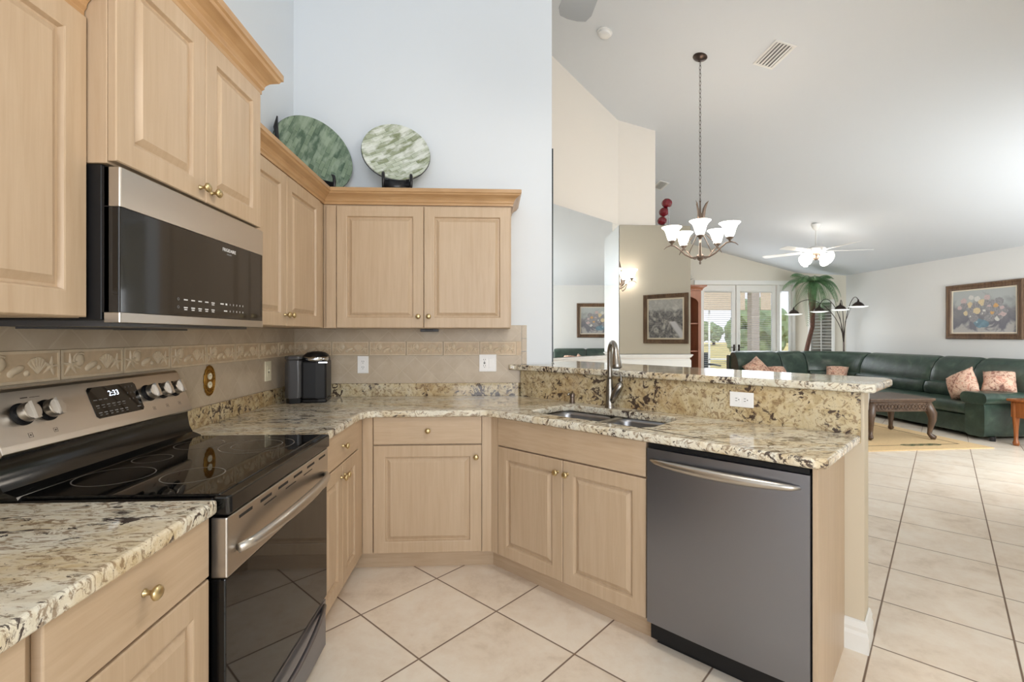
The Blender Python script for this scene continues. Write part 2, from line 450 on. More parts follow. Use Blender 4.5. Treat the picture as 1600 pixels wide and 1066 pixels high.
# solid right wall; the added side window is only a frame elsewhere
wall_x('wall_right', M['paint_room'], XR, XR + .15, YB, YF, ceil_z(XR))
def wall_y(name, mat, y0, y1, xa, xb, holes=(), z0=0, flatz=None):
    X = Matrix(((1, 0, 0, 0), (0, 0, 1, 0), (0, 1, 0, 0), (0, 0, 0, 1)))
    za, zb = (ceil_z(xa), ceil_z(xb)) if flatz is None else (flatz, flatz)
    return struct(MB().prism([(xa, z0), (xb, z0), (xb, zb), (xa, za)], y0, y1, X, holes).build(name, mat))
wall_y('wall_behind', M['paint_kitchen'], YB - .15, YB, -.15, 3.7, [[(.5, .3), (3.4, .3), (3.4, 2.75), (.5, 2.75)]])  # opening made up, out of view, to let daylight in
# kitchen end wall, its free end slightly tapered
def vprism(name, mat, poly, z0, zf):
    """vertical block whose top follows zf(x)"""
    n = len(poly); vs = [(x, y, z0) for x, y in poly] + [(x, y, zf(x)) for x, y in poly]
    fs = [tuple(reversed(range(n))), tuple(range(n, 2 * n))] + [(i, (i + 1) % n, (i + 1) % n + n, i + n) for i in range(n)]
    return struct(MB().put(vs, fs).build(name, mat))
vprism('wall_kitchen', M['paint_kitchen'], [(0, 0), (1.766, 0), (1.815, .40), (0, .40)], 0, ceil_z)
# dining wall: angled segment, then straight segment with a plant ledge
AG = radians(46.2); sg = (sin(AG), cos(AG)); C0 = (2.95, 2.64)
A0 = (C0[0] - 3.2 * sg[0], C0[1] - 3.2 * sg[1])
vprism('wall_dining', M['paint_dining'], [A0, C0, (3.432, 2.64), (3.432, YF), (A0[0], YF)], 0, ceil_z)
vprism('wall_ledge', M['paint_dining'], [(3.432, 2.64), (3.88, 2.64), (3.88, YF), (3.432, YF)], 0, lambda x: 2.722)
# window wall with the garden doors and the fixed window
DX = [(5.93, 6.76), (6.76, 7.66), (7.71, 8.04)]
wall_y('wall_far', M['paint_warm'], YF, YF + .15, 3.432, XR, [[(5.93, 0.0), (8.04, 0.0), (8.04, 2.44), (5.93, 2.44)]])
# angled corner wall with a narrow window
K1 = Vector((8.08, 6.9)); K2 = Vector((8.68, 6.17)); kd = (K2 - K1).normalized()
FK = frame(K1.x, K1.y, 0, kd.x, kd.y); KL = (K2 - K1).length
m = MB(); m.prism([(-.0, 0), (KL, 0), (KL, ceil_z(K2.x)), (0, ceil_z(K1.x))], -.12, 0, FK, [[(.31, .75), (.69, .75), (.69, 2.02), (.31, 2.02)]])
struct(m.build('wall_corner', M['paint_warm']))
# angled wall beside the camera, seen only in the dining mirror
vprism('wall_angled', M['paint_warm'], [(3.6, YB), (XR, YB), (XR, -.29), (5.5, -.29), (3.6, -2.19)], 0, ceil_z)
# peninsula half wall
m = MB(); m.prism([PT(-.27, .581), PT(1.63, .581), PT(1.63, .72), PT(-.405, .72)], 0, 1.09)
struct(m.build('wall_peninsula', M['paint_peninsula']))
# baseboard profile
BB = [(0, 0), (.016, 0), (.016, .07), (.011, .085), (.013, .1), (.006, .125), (0, .13)]
m = MB(); m.sweep(BB, [PT(1.562, .58), PT(1.631, .58), PT(1.631, .721), PT(.2, .721)])
struct(m.build('baseboard_peninsula', M['paint_trim']))
m = MB(); m.sweep(BB, [(XR, 6.1), (XR, -.28)]); struct(m.build('baseboard_right', M['paint_trim']))
m = MB(); m.sweep(BB, [(3.89, YF), (5.84, YF)]); struct(m.build('baseboard_far', M['paint_trim']))
# chair rail with cap and lower bead
CR = [(0, 1.045), (.012, 1.045), (.014, 1.055), (.02, 1.06), (.03, 1.075), (.03, 1.083), (0, 1.09)]
m = MB(); m.sweep(CR, [A0, C0, (3.88, 2.64), (3.88, 4.6)]); struct(m.build('trim_1', M['paint_trim']))
m = MB(); m.sweep([(0, 1.0), (.01, 1.0), (.012, 1.012), (0, 1.02)], [A0, C0, (3.88, 2.64), (3.88, 4.6)])
m.sweep([(0, .0), (.012, .0), (.012, 1.0), (0, 1.0)], [A0, C0, (3.88, 2.64), (3.88, 4.6)])
struct(m.build('trim_2', M['paint_trim']))
m = MB(); m.sweep([(0, 0), (.02, 0), (.02, .09), (0, .1)], [C0, (3.88, 2.64), (3.88, 5)])
struct(m.build('baseboard_dining', M['paint_trim']))
# garden doors
def door_unit(name, x0, x1, bars=True, handle=None):
    y0, y1 = YF + .03, YF + .075
    m = MB(); st = .085 if bars else .05; tp = .13
    m.box(x0 + .004, x0 + st, y0, y1, .02, 2.43); m.box(x1 - st, x1 - .004, y0, y1, .02, 2.43)
    m.box(x0 + st, x1 - st, y0, y1, 2.43 - tp, 2.43); m.box(x0 + st, x1 - st, y0, y1, .02, .26)
    d = m.build(name, M['paint_trim'], bevel=.003); struct(d)
    MB().box(x0 + st, x1 - st, y0 + .02, y0 + .026, .26, 2.43 - tp).build('pane', M['glass'], d)
    b = MB(); g = MB()
    n = 0; z = .28
    while z < 2.28:
        b.put([(x0 + st + .01, y0 - .012, z), (x1 - st - .01, y0 - .012, z), (x1 - st - .01, y0 + .012, z + .006), (x0 + st + .01, y0 + .012, z + .006),
               (x0 + st + .01, y0 - .012, z + .003), (x1 - st - .01, y0 - .012, z + .003), (x1 - st - .01, y0 + .012, z + .009), (x0 + st + .01, y0 + .012, z + .009)],
              [(0, 3, 2, 1), (4, 5, 6, 7), (0, 1, 5, 4), (1, 2, 6, 5), (2, 3, 7, 6), (3, 0, 4, 7)])
        z += .042
    if bars: b.box(x0 + st + .01, x1 - st - .01, y0 - .02, y0 + .0, 2.27, 2.3); b.build('blind', M['blind'], d)
    if handle:
        hx = handle
        h = MB(); h.box(hx - .02, hx + .02, y0 - .008, y0, .96, 1.12)
        h.tube([(hx, y0 - .005, 1.06), (hx, y0 - .05, 1.06), (hx + (.09 if hx > x1 - .2 else -.09) * -1, y0 - .055, 1.06)], .009)
        h.build('door_handle', M['bronze'], d, smooth=True)
    return d
door_unit('door_1', 5.95, 6.75, True, 6.71)
door_unit('door_2', 6.77, 7.66, True, 6.82)
door_unit('door_3', 7.70, 8.02, False)
m = MB()
m.box(5.84, 5.945, YF - .02, YF + .1, 0, 2.52); m.box(8.02, 8.075, YF - .02, YF + .1, 0, 2.52); m.box(5.8, 8.08, YF - .03, YF + .1, 2.435, 2.53)
m.box(6.752, 6.768, YF, YF + .1, 0, 2.44); m.box(7.662, 7.698, YF - .02, YF + .1, 0, 2.44)
struct(m.build('trim_3', M['paint_trim'], bevel=.003))
# narrow window in the corner wall
m = MB(); 
for a0, a1, b0, b1 in ((.25, .31, .69, 2.08), (.69, .75, .69, 2.08), (.31, .69, 2.02, 2.08), (.31, .69, .69, .75)): m.box(a0, a1, b0, b1, -.1, .018, FK)
w1 = struct(m.build('window_1', M['paint_trim'], bevel=.003))
m = MB(); m.box(.31, .69, .75, 2.02, -.07, -.065, FK); m.build('pane', M['glass'], w1)
m = MB(); z = .78
while z < 2.0:
    X = FK @ Tr(.5, z, -.03) @ Rx(radians(14)); m.box(-.185, .185, -.003, .003, -.032, .032, X); z += .066
m.box(.49, .51, .76, 2.01, -.002, .006, FK)
m.build('shutter', M['blind'], w1)
# frames of unseen windows, made up to carry the added fill lights
m = MB()
for x in (.5, 1.95, 3.4): m.box(x - .04, x + .04, YB - .1, YB - .02, .3, 2.75)
m.box(.5, 3.4, YB - .1, YB - .02, .3, .38); m.box(.5, 3.4, YB - .1, YB - .02, 2.67, 2.75)
struct(m.build('added_window_2', M['paint_trim']))
m = MB()
for x in (6.0, 7.1, 8.2): m.box(x - .04, x + .04, -.289, -.262, .8, 2.2)
m.box(5.96, 8.24, -.289, -.262, .74, .8); m.box(5.96, 8.24, -.289, -.262, 2.2, 2.26)
struct(m.build('added_window_3', M['paint_trim']))
#@@CAB
# ------------------------------------------------------------ cabinets
def panel_mesh(m, a0, b0, a1, b1, F, th=.020, fr=.064, c0=0.0):
    rings = [(0, 0), (0, th - .003), (.003, th), (fr - .004, th), (fr, th - .001), (fr + .005, th - .012), (fr + .011, th - .012), (fr + .03, th - .001), (fr + .034, th - .001)]
    vs = []; fs = []
    for i, c in rings:
        vs += [(a0 + i, b0 + i, c0 + c), (a1 - i, b0 + i, c0 + c), (a1 - i, b1 - i, c0 + c), (a0 + i, b1 - i, c0 + c)]
    for k in range(len(rings) - 1):
        for j in range(4):
            p, q = k * 4 + j, k * 4 + (j + 1) % 4; fs.append((p, q, q + 4, p + 4))
    k = (len(rings) - 1) * 4; fs.append((k, k + 1, k + 2, k + 3)); fs.append((3, 2, 1, 0))
    m.put(vs, fs, F)
def knob(a, b, c, F, parent, r=.0155):
    m = MB(); X = F @ Tr(a, b, c)
    m.lathe([(.0085, 0), (.0085, .002), (.0055, .004), (.005, .014), (.009, .018), (r * .8, .0205), (r, .025), (r * .94, .029), (r * .7, .0325), (r * .3, .034), (1e-5, .0342)], 20, X)
    return m.build('knob', M['brass'], parent, smooth=True)
def door(F, parent, a0, a1, b0, b1, kn=None, label=None):
    m = MB(); panel_mesh(m, a0, b0, a1, b1, F)
    d = m.build('door', M['wood'], parent)
    if kn: knob(kn[0], kn[1], .020, F, d)
    return d
def drawer(F, parent, a0, a1, b0, b1, kn=None, name='drawer'):
    m = MB(); m.box(a0, a1, b0, b1, 0, .02, F)
    d = m.build(name, M['wood_drawer'], parent, bevel=.003)
    if kn: knob(kn[0], kn[1], .020, F, d)
    return d
CROWN = [(0, 0), (.012, 0), (.012, .012), (.018, .02), (.018, .026), (.022, .034), (.03, .044), (.042, .052), (.052, .058), (.056, .066), (.062, .07), (.062, .09), (.055, .094), (0, .094)]
def crown(parent, path, z, k=1.0, caps=True):
    m = MB(); m.sweep([(u * k, z + h * k) for u, h in CROWN], path); return m.build('crown_moulding', M['wood_crown'], parent)
YS0, YS1 = -2.045, -1.283            # the range bay
Lf = lambda x: frame(x, 0, 0, 0, 1)  # left wall faces: a = y
Bf = lambda y: frame(0, y, 0, 1, 0)  # back wall faces: a = x
# upper: near left
UB = 1.375; UT = 2.14
def upper_body(x1, y0, y1, z0, z1): return MB().box(.002, x1, y0, y1, z0, z1)
t = thing('upper_cabinet', 'tall light maple wall cabinet at the left edge, nearer than the microwave', 'cabinet', (.15, -2.5, UB))
upper_body(.305, -2.95, YS0 - .002, UB - .002, UT + .02).build('body', M['wood'], t, bevel=.001)
d = door(Lf(.306), t, -2.49, YS0 - .004, UB, UT - .012)
d = door(Lf(.306), t, -2.945, -2.496, UB, UT - .012)
crown(t, [(.306, YS0 - .002), (.306, -2.95)][::-1] and [(.306, -2.95), (.306, YS0 - .003)], UT - .008)
# over the microwave
t = thing('upper_cabinet', 'short deeper wall cabinet mounted above the microwave, two doors', 'cabinet', (.19, -1.66, 1.765))
FX = .372; zt = 2.335
upper_body(FX - .02 + .018, YS0, YS1, 1.765, zt + .02).build('body', M['wood'], t, bevel=.001)
F = Lf(FX - .001)
door(F, t, YS0 + .003, -1.6655, 1.772, zt - .006, (-1.695, 1.812))
door(F, t, -1.6625, YS1 - .003, 1.772, zt - .006, (-1.632, 1.812))
crown(t, [(.002, YS0), (FX, YS0), (FX, YS1), (.002, YS1)], zt - .004, 1.25)
# far left and back share one run of crown, each cabinet carries its own length of it
cz = UT - .002
t = thing('upper_cabinet', 'wall cabinet with two narrow doors between the microwave and the corner', 'cabinet', (.15, -.8, UB))
MB().box(.002, .305, YS1 + .002, -.002, UB - .002, UT + .078).build('body', M['wood'], t, bevel=.001)
F = Lf(.306)
door(F, t, YS1 + .006, -.882, UB, UT - .012, (-.905, UB + .055))
door(F, t, -.879, -.415, UB, UT - .012, (-.852, UB + .055))
m = MB(); m.sweep([(u, cz + h) for u, h in CROWN], [(.306, YS1 + .003), (.306, -.306)], norm={1: (1, -1)}); m.build('crown_moulding', M['wood_crown'], t)
MB().box(-.413, -.345, UB, UT - .012, 0, .008, F).build('filler', M['wood'], t)
t = thing('upper_cabinet', 'wide two-door wall cabinet on the back wall right of the corner', 'cabinet', (.9, -.15, UB))
MB().box(.307, 1.468, -.304, -.002, UB - .002, UT + .078).build('body', M['wood'], t, bevel=.001)
F = Bf(-.306)
MB().box(.33, .388, UB, UT - .012, 0, .016, F).build('filler', M['wood'], t)
door(F, t, .392, .9225, UB, UT - .012, (.893, UB + .07))
door(F, t, .9265, 1.462, UB, UT - .012, (.957, UB + .07))
m = MB(); m.sweep([(u, cz + h) for u, h in CROWN], [(.306, -.306), (1.468, -.306), (1.468, -.002)], norm={0: (1, -1)}); m.build('crown_moulding', M['wood_crown'], t)
# base cabinets -------------------------------------------------
ZB = .118; ZD = .715; ZC = .874
def base(label, loc, poly, toe, F): 
    t = thing('base_cabinet', label, 'cabinet', loc)
    m = MB(); m.prism(poly, ZB - .008, .8755); b = m.build('body', M['wood'], t, bevel=.001)
    m = MB(); m.prism(toe, 0, ZB - .008); m.build('toe_kick', M['wood_drawer'], t)
    return t
F = Lf(.611)
t = base('base cabinet left of the range, wide drawer over a raised-panel door', (.3, -2.29, 0), [(.002, -2.517), (.61, -2.517), (.61, YS0 - .012), (.002, YS0 - .012)], [(.002, -2.517), (.53, -2.517), (.53, YS0 - .012), (.002, YS0 - .012)], F)
drawer(F, t, -2.505, YS0 - .016, ZD + .008, ZC, (-2.285, .803))
door(F, t, -2.505, YS0 - .016, ZB, ZD)
t = base('base cabinet at the bottom left corner, mostly cut by the frame', (.3, -2.8, 0), [(.002, -3.0), (.61, -3.0), (.61, -2.5185), (.002, -2.5185)], [(.002, -3.0), (.53, -3.0), (.53, -2.5185), (.002, -2.5185)], F)
drawer(F, t, -2.99, -2.531, ZD + .008, ZC); door(F, t, -2.99, -2.531, ZB, ZD)
t = base('narrow base cabinet right of the range, one drawer over two doors', (.3, -.95, 0), [(.002, YS1 + .012), (.61, YS1 + .012), (.61, -.6125), (.002, -.6125)], [(.002, YS1 + .012), (.53, YS1 + .012), (.53, -.6125), (.002, -.6125)], F)
drawer(F, t, YS1 + .016, -.712, ZD + .008, ZC, (-.985, .80))
door(F, t, YS1 + .016, -.9845, ZB, ZD, (-1.008, .655))
door(F, t, -.9815, -.712, ZB, ZD, (-.957, .655))
MB().box(-.708, -.632, ZB, ZC, 0, .018, F).build('filler', M['wood'], t)
F = Bf(-.611)
t = base('middle base cabinet on the back wall, one drawer over one square door', (.98, -.3, 0), [(.6115, -.61), (1.338, -.61), (1.338, -.002), (.6115, -.002)], [(.5315, -.54), (1.362, -.54), (1.362, -.002), (.5315, -.002)], F)
MB().box(.631, .686, ZB, ZC, 0, .018, F).build('filler', M['wood'], t)
drawer(F, t, .690, 1.288, ZD + .008, ZC, (.992, .80))
door(F, t, .690, 1.288, ZB, ZD, (1.258, .652))
MB().box(1.292, 1.345, ZB, ZC, 0, .018, F).build('filler', M['wood'], t)
# peninsula: sink base
F = FP @ Tr(0, 0, -.019)
def pbox(m, t0, t1, w0, w1, z0, z1): m.prism([PT(t0, w0), PT(t1, w0), PT(t1, w1), PT(t0, w1)], z0, z1)
t = thing('sink_base_cabinet', 'angled sink base cabinet with a long false front over two doors', 'cabinet', (*PT(.5, .3), 0))
m = MB(); pbox(m, .0, .94, .02, .055, ZB - .008, .8755); pbox(m, .012, .94, .055, .575, ZB - .008, .14)
pbox(m, .012, .03, .055, .575, .14, .8755); pbox(m, .922, .94, .055, .575, .14, .8755); m.build('body', M['wood'], t, bevel=.001)
m = MB(); pbox(m, -.06, .94, .075, .12, 0, ZB - .009); m.build('toe_kick', M['wood_drawer'], t)
MB().box(-.006, .052, ZB, ZC, 0, .016, F).build('filler', M['wood'], t)
drawer(F, t, .057, .936, ZD + .008, ZC, None, 'false_front')
door(F, t, .057, .496, ZB, ZD, (.468, .655)); door(F, t, .499, .936, ZB, ZD, (.527, .655))
# end panel
m = MB(); pbox(m, 1.546, 1.562, -.0, .579, 0, .8755)
m.build('end_panel', M['wood'], t, bevel=.001)
# filler strip between sink base and dishwasher is part of cabinet run
#@@COUNTER
# ------------------------------------------------------------ counters
def slab(name, poly, z0, z1, label, holes=(), mat='granite', cat='countertop', bev=.010):
    m = MB(); m.prism(poly, z0, z1, None, holes)
    return tag(m.build(name, M[mat], bevel=bev, segs=3), label, cat)
CZ0, CZ1 = .877, .914
slab('countertop', [(.022, -3.0), (.648, -3.0), (.648, YS0 - .006), (.022, YS0 - .006)], CZ0, CZ1, 'speckled granite counter in the lower left corner, near side of the range')
def arc(cx, cy, r, a0, a1, n=6): return [(cx + r * cos(radians(a0 + (a1 - a0) * i / n)), cy + r * sin(radians(a0 + (a1 - a0) * i / n))) for i in range(n + 1)]
def rrect(t0, t1, w0, w1, r):
    c = [(t1 - r, w0 + r, -90), (t1 - r, w1 - r, 0), (t0 + r, w1 - r, 90), (t0 + r, w0 + r, 180)]; out = []
    for a, b, s0 in c:
        out += [PT(*p) for p in arc(a, b, r, s0, s0 + 90, 5)]
    return out
hole = [p for p in rrect(.20, .90, .085, .455, .07)]
poly = [(.022, YS1 + .006), (.648, YS1 + .006), (.648, -.735), (.665, -.685), (.705, -.66), (1.27, -.66), (1.315, -.668), (1.35, -.69)] + \
       [PT(.08, -.022), PT(1.55, -.022), PT(1.59, .01), PT(1.62, .558)] + [PT(-.268, .558), (1.53, -.022), (.022, -.022)]
slab('countertop', poly, CZ0, CZ1, 'long granite countertop running from the range round the corner to the peninsula end', [hole])
def strip(poly, z0, z1, label, bev=.003): return slab('granite_upstand', poly, z0, z1, label, (), 'granite_v', 'backsplash', bev)
strip([(.002, YS1 + .006), (.0215, YS1 + .006), (.0215, -.0225), (.002, -.0225)], CZ0, 1.0, 'low granite upstand on the left wall beside the range')
strip([(.002, -3.0), (.0215, -3.0), (.0215, YS0 - .006), (.002, YS0 - .006)], CZ0, 1.0, 'low granite upstand on the left wall left of the range')
strip([(.002, -.0215), (1.53, -.0215), (1.548, -.002), (.002, -.002)], CZ0, 1.0, 'low granite upstand under the tiles on the back wall')
strip([PT(-.268, .559), PT(1.62, .559), PT(1.62, .579), PT(-.29, .579)], CZ0, 1.0899, 'tall shaded granite splash behind the sink below the bar')
# bar top
pb = [PT(-.30, .535), PT(1.655, .535), PT(1.685, .56), PT(1.72, .93), PT(1.69, .98), PT(-.25, .98)]
pb = [PT(-.235, .535), PT(1.64, .535), PT(1.67, .555), PT(1.70, .93), PT(1.67, .99), PT(-.02, .99), PT(-.35, .60), PT(-.33, .56)]
pb = [PT(-.295, .535), PT(1.64, .535), PT(1.67, .555), PT(1.70, .93), PT(1.67, .99), (2.0, .42), (1.80, .30), (1.776, -.004), (1.475, -.004), (1.462, -.018), (1.467, -.04)]
slab('bar_top', pb, 1.0905, 1.127, 'raised granite breakfast bar top along the peninsula', bev=.012)
# corbel under the bar end
m = MB(); F = frame(*PT(1.575, .721), 0, 1, -1)
prof = [(.001, 1.0895), (.12, 1.0895), (.12, 1.07), (.105, 1.065), (.10, 1.04), (.07, 1.02), (.06, .995), (.035, .985), (.02, .955), (.001, .945)]
m.put([(a, z, -u) for a in (0, .05) for u, z in prof], [tuple(range(10)), tuple(reversed(range(10, 20)))] + [(i, (i + 1) % 10, (i + 1) % 10 + 10, i + 10) for i in range(10)], F)
tag(m.build('corbel', M['paint_trim']), 'small white scrolled corbel under the end of the bar top', 'bracket')

# tile backsplash ------------------------------------------------
tb = thing('tile_backsplash', 'diagonal beige wall tiles with a shell border, around both kitchen walls', 'backsplash', (.8, 0, 1.0))
Z0, Z1, Z2, Z3 = 1.0005, 1.19, 1.286, 1.398
m = MB()
for x0, x1, y0, y1, z0, z1 in ((.0005, .008, -3, -.008, Z0, Z1), (.0005, .008, -3, -.008, Z2, 1.372), (.0005, 1.553, -.008, -.0005, Z0, Z1), (.0005, 1.553, -.008, -.0005, Z2, 1.372)):
    m.box(x0, x1, y0, y1, z0, z1)
m.box(1.47, 1.553, -.008, -.0005, 1.372, Z3)
m.box(.0005, .008, YS0, YS1, .9, 1.0)
m.build('diagonal_tiles', M['backsplash'], tb)
m = MB()
for z0, z1 in ((1.1285, 1.2155), (1.218, 1.305), (1.3075, 1.398)): m.box(1.555, 1.59, -.009, -.0005, z0, z1)
m.build('edge_tiles', M['backsplash'], tb, bevel=.001)
def border(F, a0, n, last=None):
    """n tiles of .25 along a"""
    g = MB(); r = MB()
    g.box(a0, a0 + .2515 * n, Z1, Z2, .0005, .005, F)
    for k in range(n):
        A = a0 + .2515 * k + .003; B = a0 + .2515 * (k + 1) - .003; h = Z2 - Z1
        g.mi = 1; g.box(A, B, Z1 + .002, Z2 - .002, .005, .009, F); g.mi = 0
        for q in ((A, B, Z1 + .002, Z1 + .010), (A, B, Z2 - .010, Z2 - .002), (A, A + .006, Z1 + .01, Z2 - .01), (B - .006, B, Z1 + .01, Z2 - .01)):
            r.box(q[0], q[1], q[2], q[3], .009, .0125, F)
        zc = (Z1 + Z2) / 2
        def star(ca, cb, R, ro):
            for j in range(5):
                an = ro + j * 2 * pi / 5
                r.tube([(ca, cb, .0095), (ca + R * .5 * cos(an), cb + R * .5 * sin(an), .0105), (ca + R * cos(an), cb + R * sin(an), .0095)], [.006, .0045, .0015], 6, F)
        star(A + .032, zc - .002, .036, .35)
        r.ball((A + .068, zc + .012, .009), .021, 12, F, (.85, 1, .3))
        pts = [(A + .068 + .024 * cos(x), zc + .010 + .024 * sin(x), .0095) for x in [radians(q) for q in range(60, 300, 30)]]
        r.tube(pts, .004, 6, F)
        r.ball((A + .112, zc - .008, .009), .022, 12, F @ Tr(A + .112, zc - .008, 0) @ Rz(.4) @ Tr(-A - .112, -zc + .008, 0), (1.25, .5, .3))
        r.ball((A + .098, zc - .020, .009), .010, 10, F, (1.1, .8, .4))
        r.ball((A + .143, zc - .018, .009), .0095, 10, F, (1, 1, .5))
        fan = [(A + .172, zc - .022)] + [(A + .172 + .034 * cos(x), zc - .012 + .040 * sin(x)) for x in [radians(q) for q in range(20, 170, 25)]]
        r.prism(fan, .009, .0125, F)
        for x in range(35, 160, 22):
            r.tube([(A + .172, zc - .02, .0125), (A + .172 + .032 * cos(radians(x)), zc - .012 + .038 * sin(radians(x)), .0125)], .003, 5, F)
        star(A + .215, zc - .002, .030, .1)
    b = g.build('border_tiles', [M['grout'], M['border_tile']], tb)
    r.build('shell_relief', M['border_relief'], b, smooth='auto')
border(Lf(0), -1.7605 - .2515 * 5, 12)
border(Bf(0), .008, 6)
m = MB(); m.box(1.5175, 1.553, -.006, -.0005, Z1, Z2); m.build('border_end', M['border_tile'], tb)

# outlets ----------------------------------------------------------
def outlet(F, a, b, w, h, label, kinds, horizontal=False, mat='white_plastic'):
    """plate centred on a,b at c=0"""
    X = F @ Tr(a, b, 0)
    if horizontal: X = X @ Rz(pi / 2)
    cpos = X.to_translation()
    t = thing('electrical_outlet', label, 'outlet', tuple(cpos))
    MB().box(-w / 2, w / 2, -h / 2, h / 2, 0.0, .006, X).build('cover_plate', M[mat], t, bevel=.002)
    n = len(kinds)
    for i, k in enumerate(kinds):
        xc = (i - (n - 1) / 2) * .046
        if k == 'duplex':
            for s in (-1, 1):
                m = MB(); m.prism([(xc + p[0], s * .0195 + p[1]) for p in arc(0, 0, .0165, 0, 360, 16)[:-1]], .006, .008, X)
                q = m.build('socket', M[mat], t, bevel=.0005)
                m = MB()
                for dx in (-.006, .006): m.box(xc + dx - .0012, xc + dx + .0012, s * .0195 - .001, s * .0195 + .008, .0078, .0083, X)
                m.prism([(xc + p[0], s * .0195 - .008 + p[1]) for p in arc(0, 0, .0025, 0, 360, 8)[:-1]], .0078, .0083, X)
                m.build('slots', M['slot'], q)
        elif k == 'gfci':
            m = MB(); m.box(xc - .017, xc + .017, -.033, .033, .006, .0085, X); q = m.build('socket', M[mat], t, bevel=.001)
            m = MB()
            for s in (-1, 1):
                for dx in (-.006, .006): m.box(xc + dx - .0012, xc + dx + .0012, s * .021 - .001, s * .021 + .008, .0083, .0088, X)
                m.box(xc - .002, xc + .002, s * .021 - .010, s * .021 - .006, .0083, .0088, X)
            m.box(xc - .006, xc + .006, -.006, -.001, .0083, .009, X); m.box(xc - .006, xc + .006, .001, .006, .0083, .009, X)
            m.build('slots', M['slot'], q)
        else:
            m = MB(); m.box(xc - .017, xc + .017, -.033, .033, .006, .0075, X)
            if k == 'rocker': m.box(xc - .014, xc + .014, -.030, .030, .0075, .0095, X)
            q = m.build('switch', M[mat], t, bevel=.001)
            if k == 'toggle':
                m = MB(); m.box(xc - .004, xc + .004, -.012, .012, .0072, .0079, X); m.build('slot', M['slot'], q)
                m = MB(); m.box(xc - .003, xc + .003, -.001, .009, .0078, .016, X); m.build('toggle', M[mat], q)
    return t
outlet(Bf(-.0085), .47, 1.128, .074, .118, 'white duplex outlet in the back-wall tiles right of the coffee maker', ['duplex'])
outlet(Bf(-.0085), 1.32, 1.137, .118, .118, 'white double plate with outlet and rocker switch near the end of the back wall', ['gfci', 'rocker'])
outlet(Lf(.0085), -.395, 1.115, .074, .118, 'ivory switch plate on the left wall beside the coffee maker', ['toggle'], mat='ivory_plastic')
outlet(FP @ Tr(0, 0, -.5588), 1.155, 1.018, .072, .108, 'white horizontal outlet set in the granite below the bar', ['duplex'], True)
t = thing('electrical_outlet', 'ornate oval gold-rimmed outlet on the tiles right of the range', 'outlet', (.009, -.985, 1.115))
F = Lf(.0085) @ Tr(-.985, 1.115, 0)
m = MB(); ov = [(.043 * cos(a) * (1 + .04 * cos(16 * a)), .072 * sin(a) * (1 + .02 * cos(16 * a))) for a in [2 * pi * i / 64 for i in range(64)]]
m.prism(ov, 0, .004, F); m.build('cover_plate', M['gold'], t, bevel=.001)
m = MB()
for rr, zz, tr_ in ((1, .005, .0028), (.72, .005, .0018)):
    pts = [(.041 * rr * cos(a), .069 * rr * sin(a), zz) for a in [2 * pi * i / 40 for i in range(41)]]; m.tube(pts, tr_, 6, F)
for i in range(26):
    a = 2 * pi * i / 26; m.ball((.0355 * cos(a), .0605 * sin(a), .005), .0035, 8, F)
m.build('beaded_rim', M['gold'], t, smooth=True)
for s in (-1, 1):
    m = MB(); m.prism([(p[0], s * .02 + p[1]) for p in arc(0, 0, .0155, 0, 360, 16)[:-1]], .004, .0075, F); q = m.build('socket', M['ivory_plastic'], t)
    m = MB()
    for dx in (-.005, .005): m.box(dx - .001, dx + .001, s * .02, s * .02 + .007, .0073, .0079, F)
    m.build('slots', M['slot'], q)
# little bracket under the back cabinet
m = MB(); m.box(.865, .985, -.06, -.012, 1.352, 1.372); m.box(.9, .95, -.07, -.06, 1.357, 1.366)
tag(m.build('cabinet_bracket', M['charcoal'], bevel=.002), 'small dark bracket fixed under the wall cabinet on the back wall', 'bracket')
#@@APPL
# ------------------------------------------------------------ microwave
t = thing('microwave', 'black and stainless over-the-range microwave under the short cabinet', 'microwave', (.2, -1.664, 1.36))
y0, y1 = YS0 + .004, YS1 - .004
MB().box(.012, .355, y0, y1, 1.368, 1.7635).build('body', M['black_plastic'], t, bevel=.003)
MB().box(.355, .372, y0, y1, 1.388, 1.757).build('door_core', M['black_plastic'], t)
# door front slightly wrapped round at the near side
def wrap(m, z0, z1, xs=.392, th=.018):
    m.prism([(.360, y0), (xs, y0), (xs + .003, y0 + .001), (xs + .004, y0 + .004), (xs + .004, y1), (.360, y1)], z0, z1)
m = MB(); wrap(m, 1.657, 1.757, .396); m.build('top_trim', M['steel'], t, bevel=.002)
m = MB(); wrap(m, 1.388, 1.6565, .394); m.build('door', M['micro_glass'], t, bevel=.002)
m = MB(); wrap(m, 1.362, 1.3875, .396); m.build('bottom_trim', M['steel'], t, bevel=.002)
m = MB(); m.box(.03, .35, y0 + .03, y1 - .03, 1.353, 1.368); m.box(.05, .16, y0 + .1, y0 + .32, 1.347, 1.353); m.box(.05, .16, y1 - .32, y1 - .1, 1.347, 1.353)
m.build('vent_grille', M['charcoal'], t)
F = Lf(.3984)
m = MB(); text(m, 'FRIGIDAIRE', .017, F @ Tr(-1.535, 1.632, 0)); m.build('brand_lettering', M['white_print'], t)
m = MB(); text(m, 'GALLERY', .008, F @ Tr(-1.535, 1.618, 0)); m.build('small_lettering', M['grey_print'], t)
m = MB()
for r_ in range(2):
    for k in range(5):
        a = -1.78 + k * .036; z = 1.437 - r_ * .024
        m.box(a - .009, a + .009, z, z + .0035, 0, .0006, F)
        if r_ or k == 4: m.box(a - .007, a + .007, z - .006, z - .003, 0, .0006, F)
m.box(-1.592, -1.572, 1.437, 1.441, 0, .0006, F); m.box(-1.56, -1.55, 1.436, 1.442, 0, .0006, F)
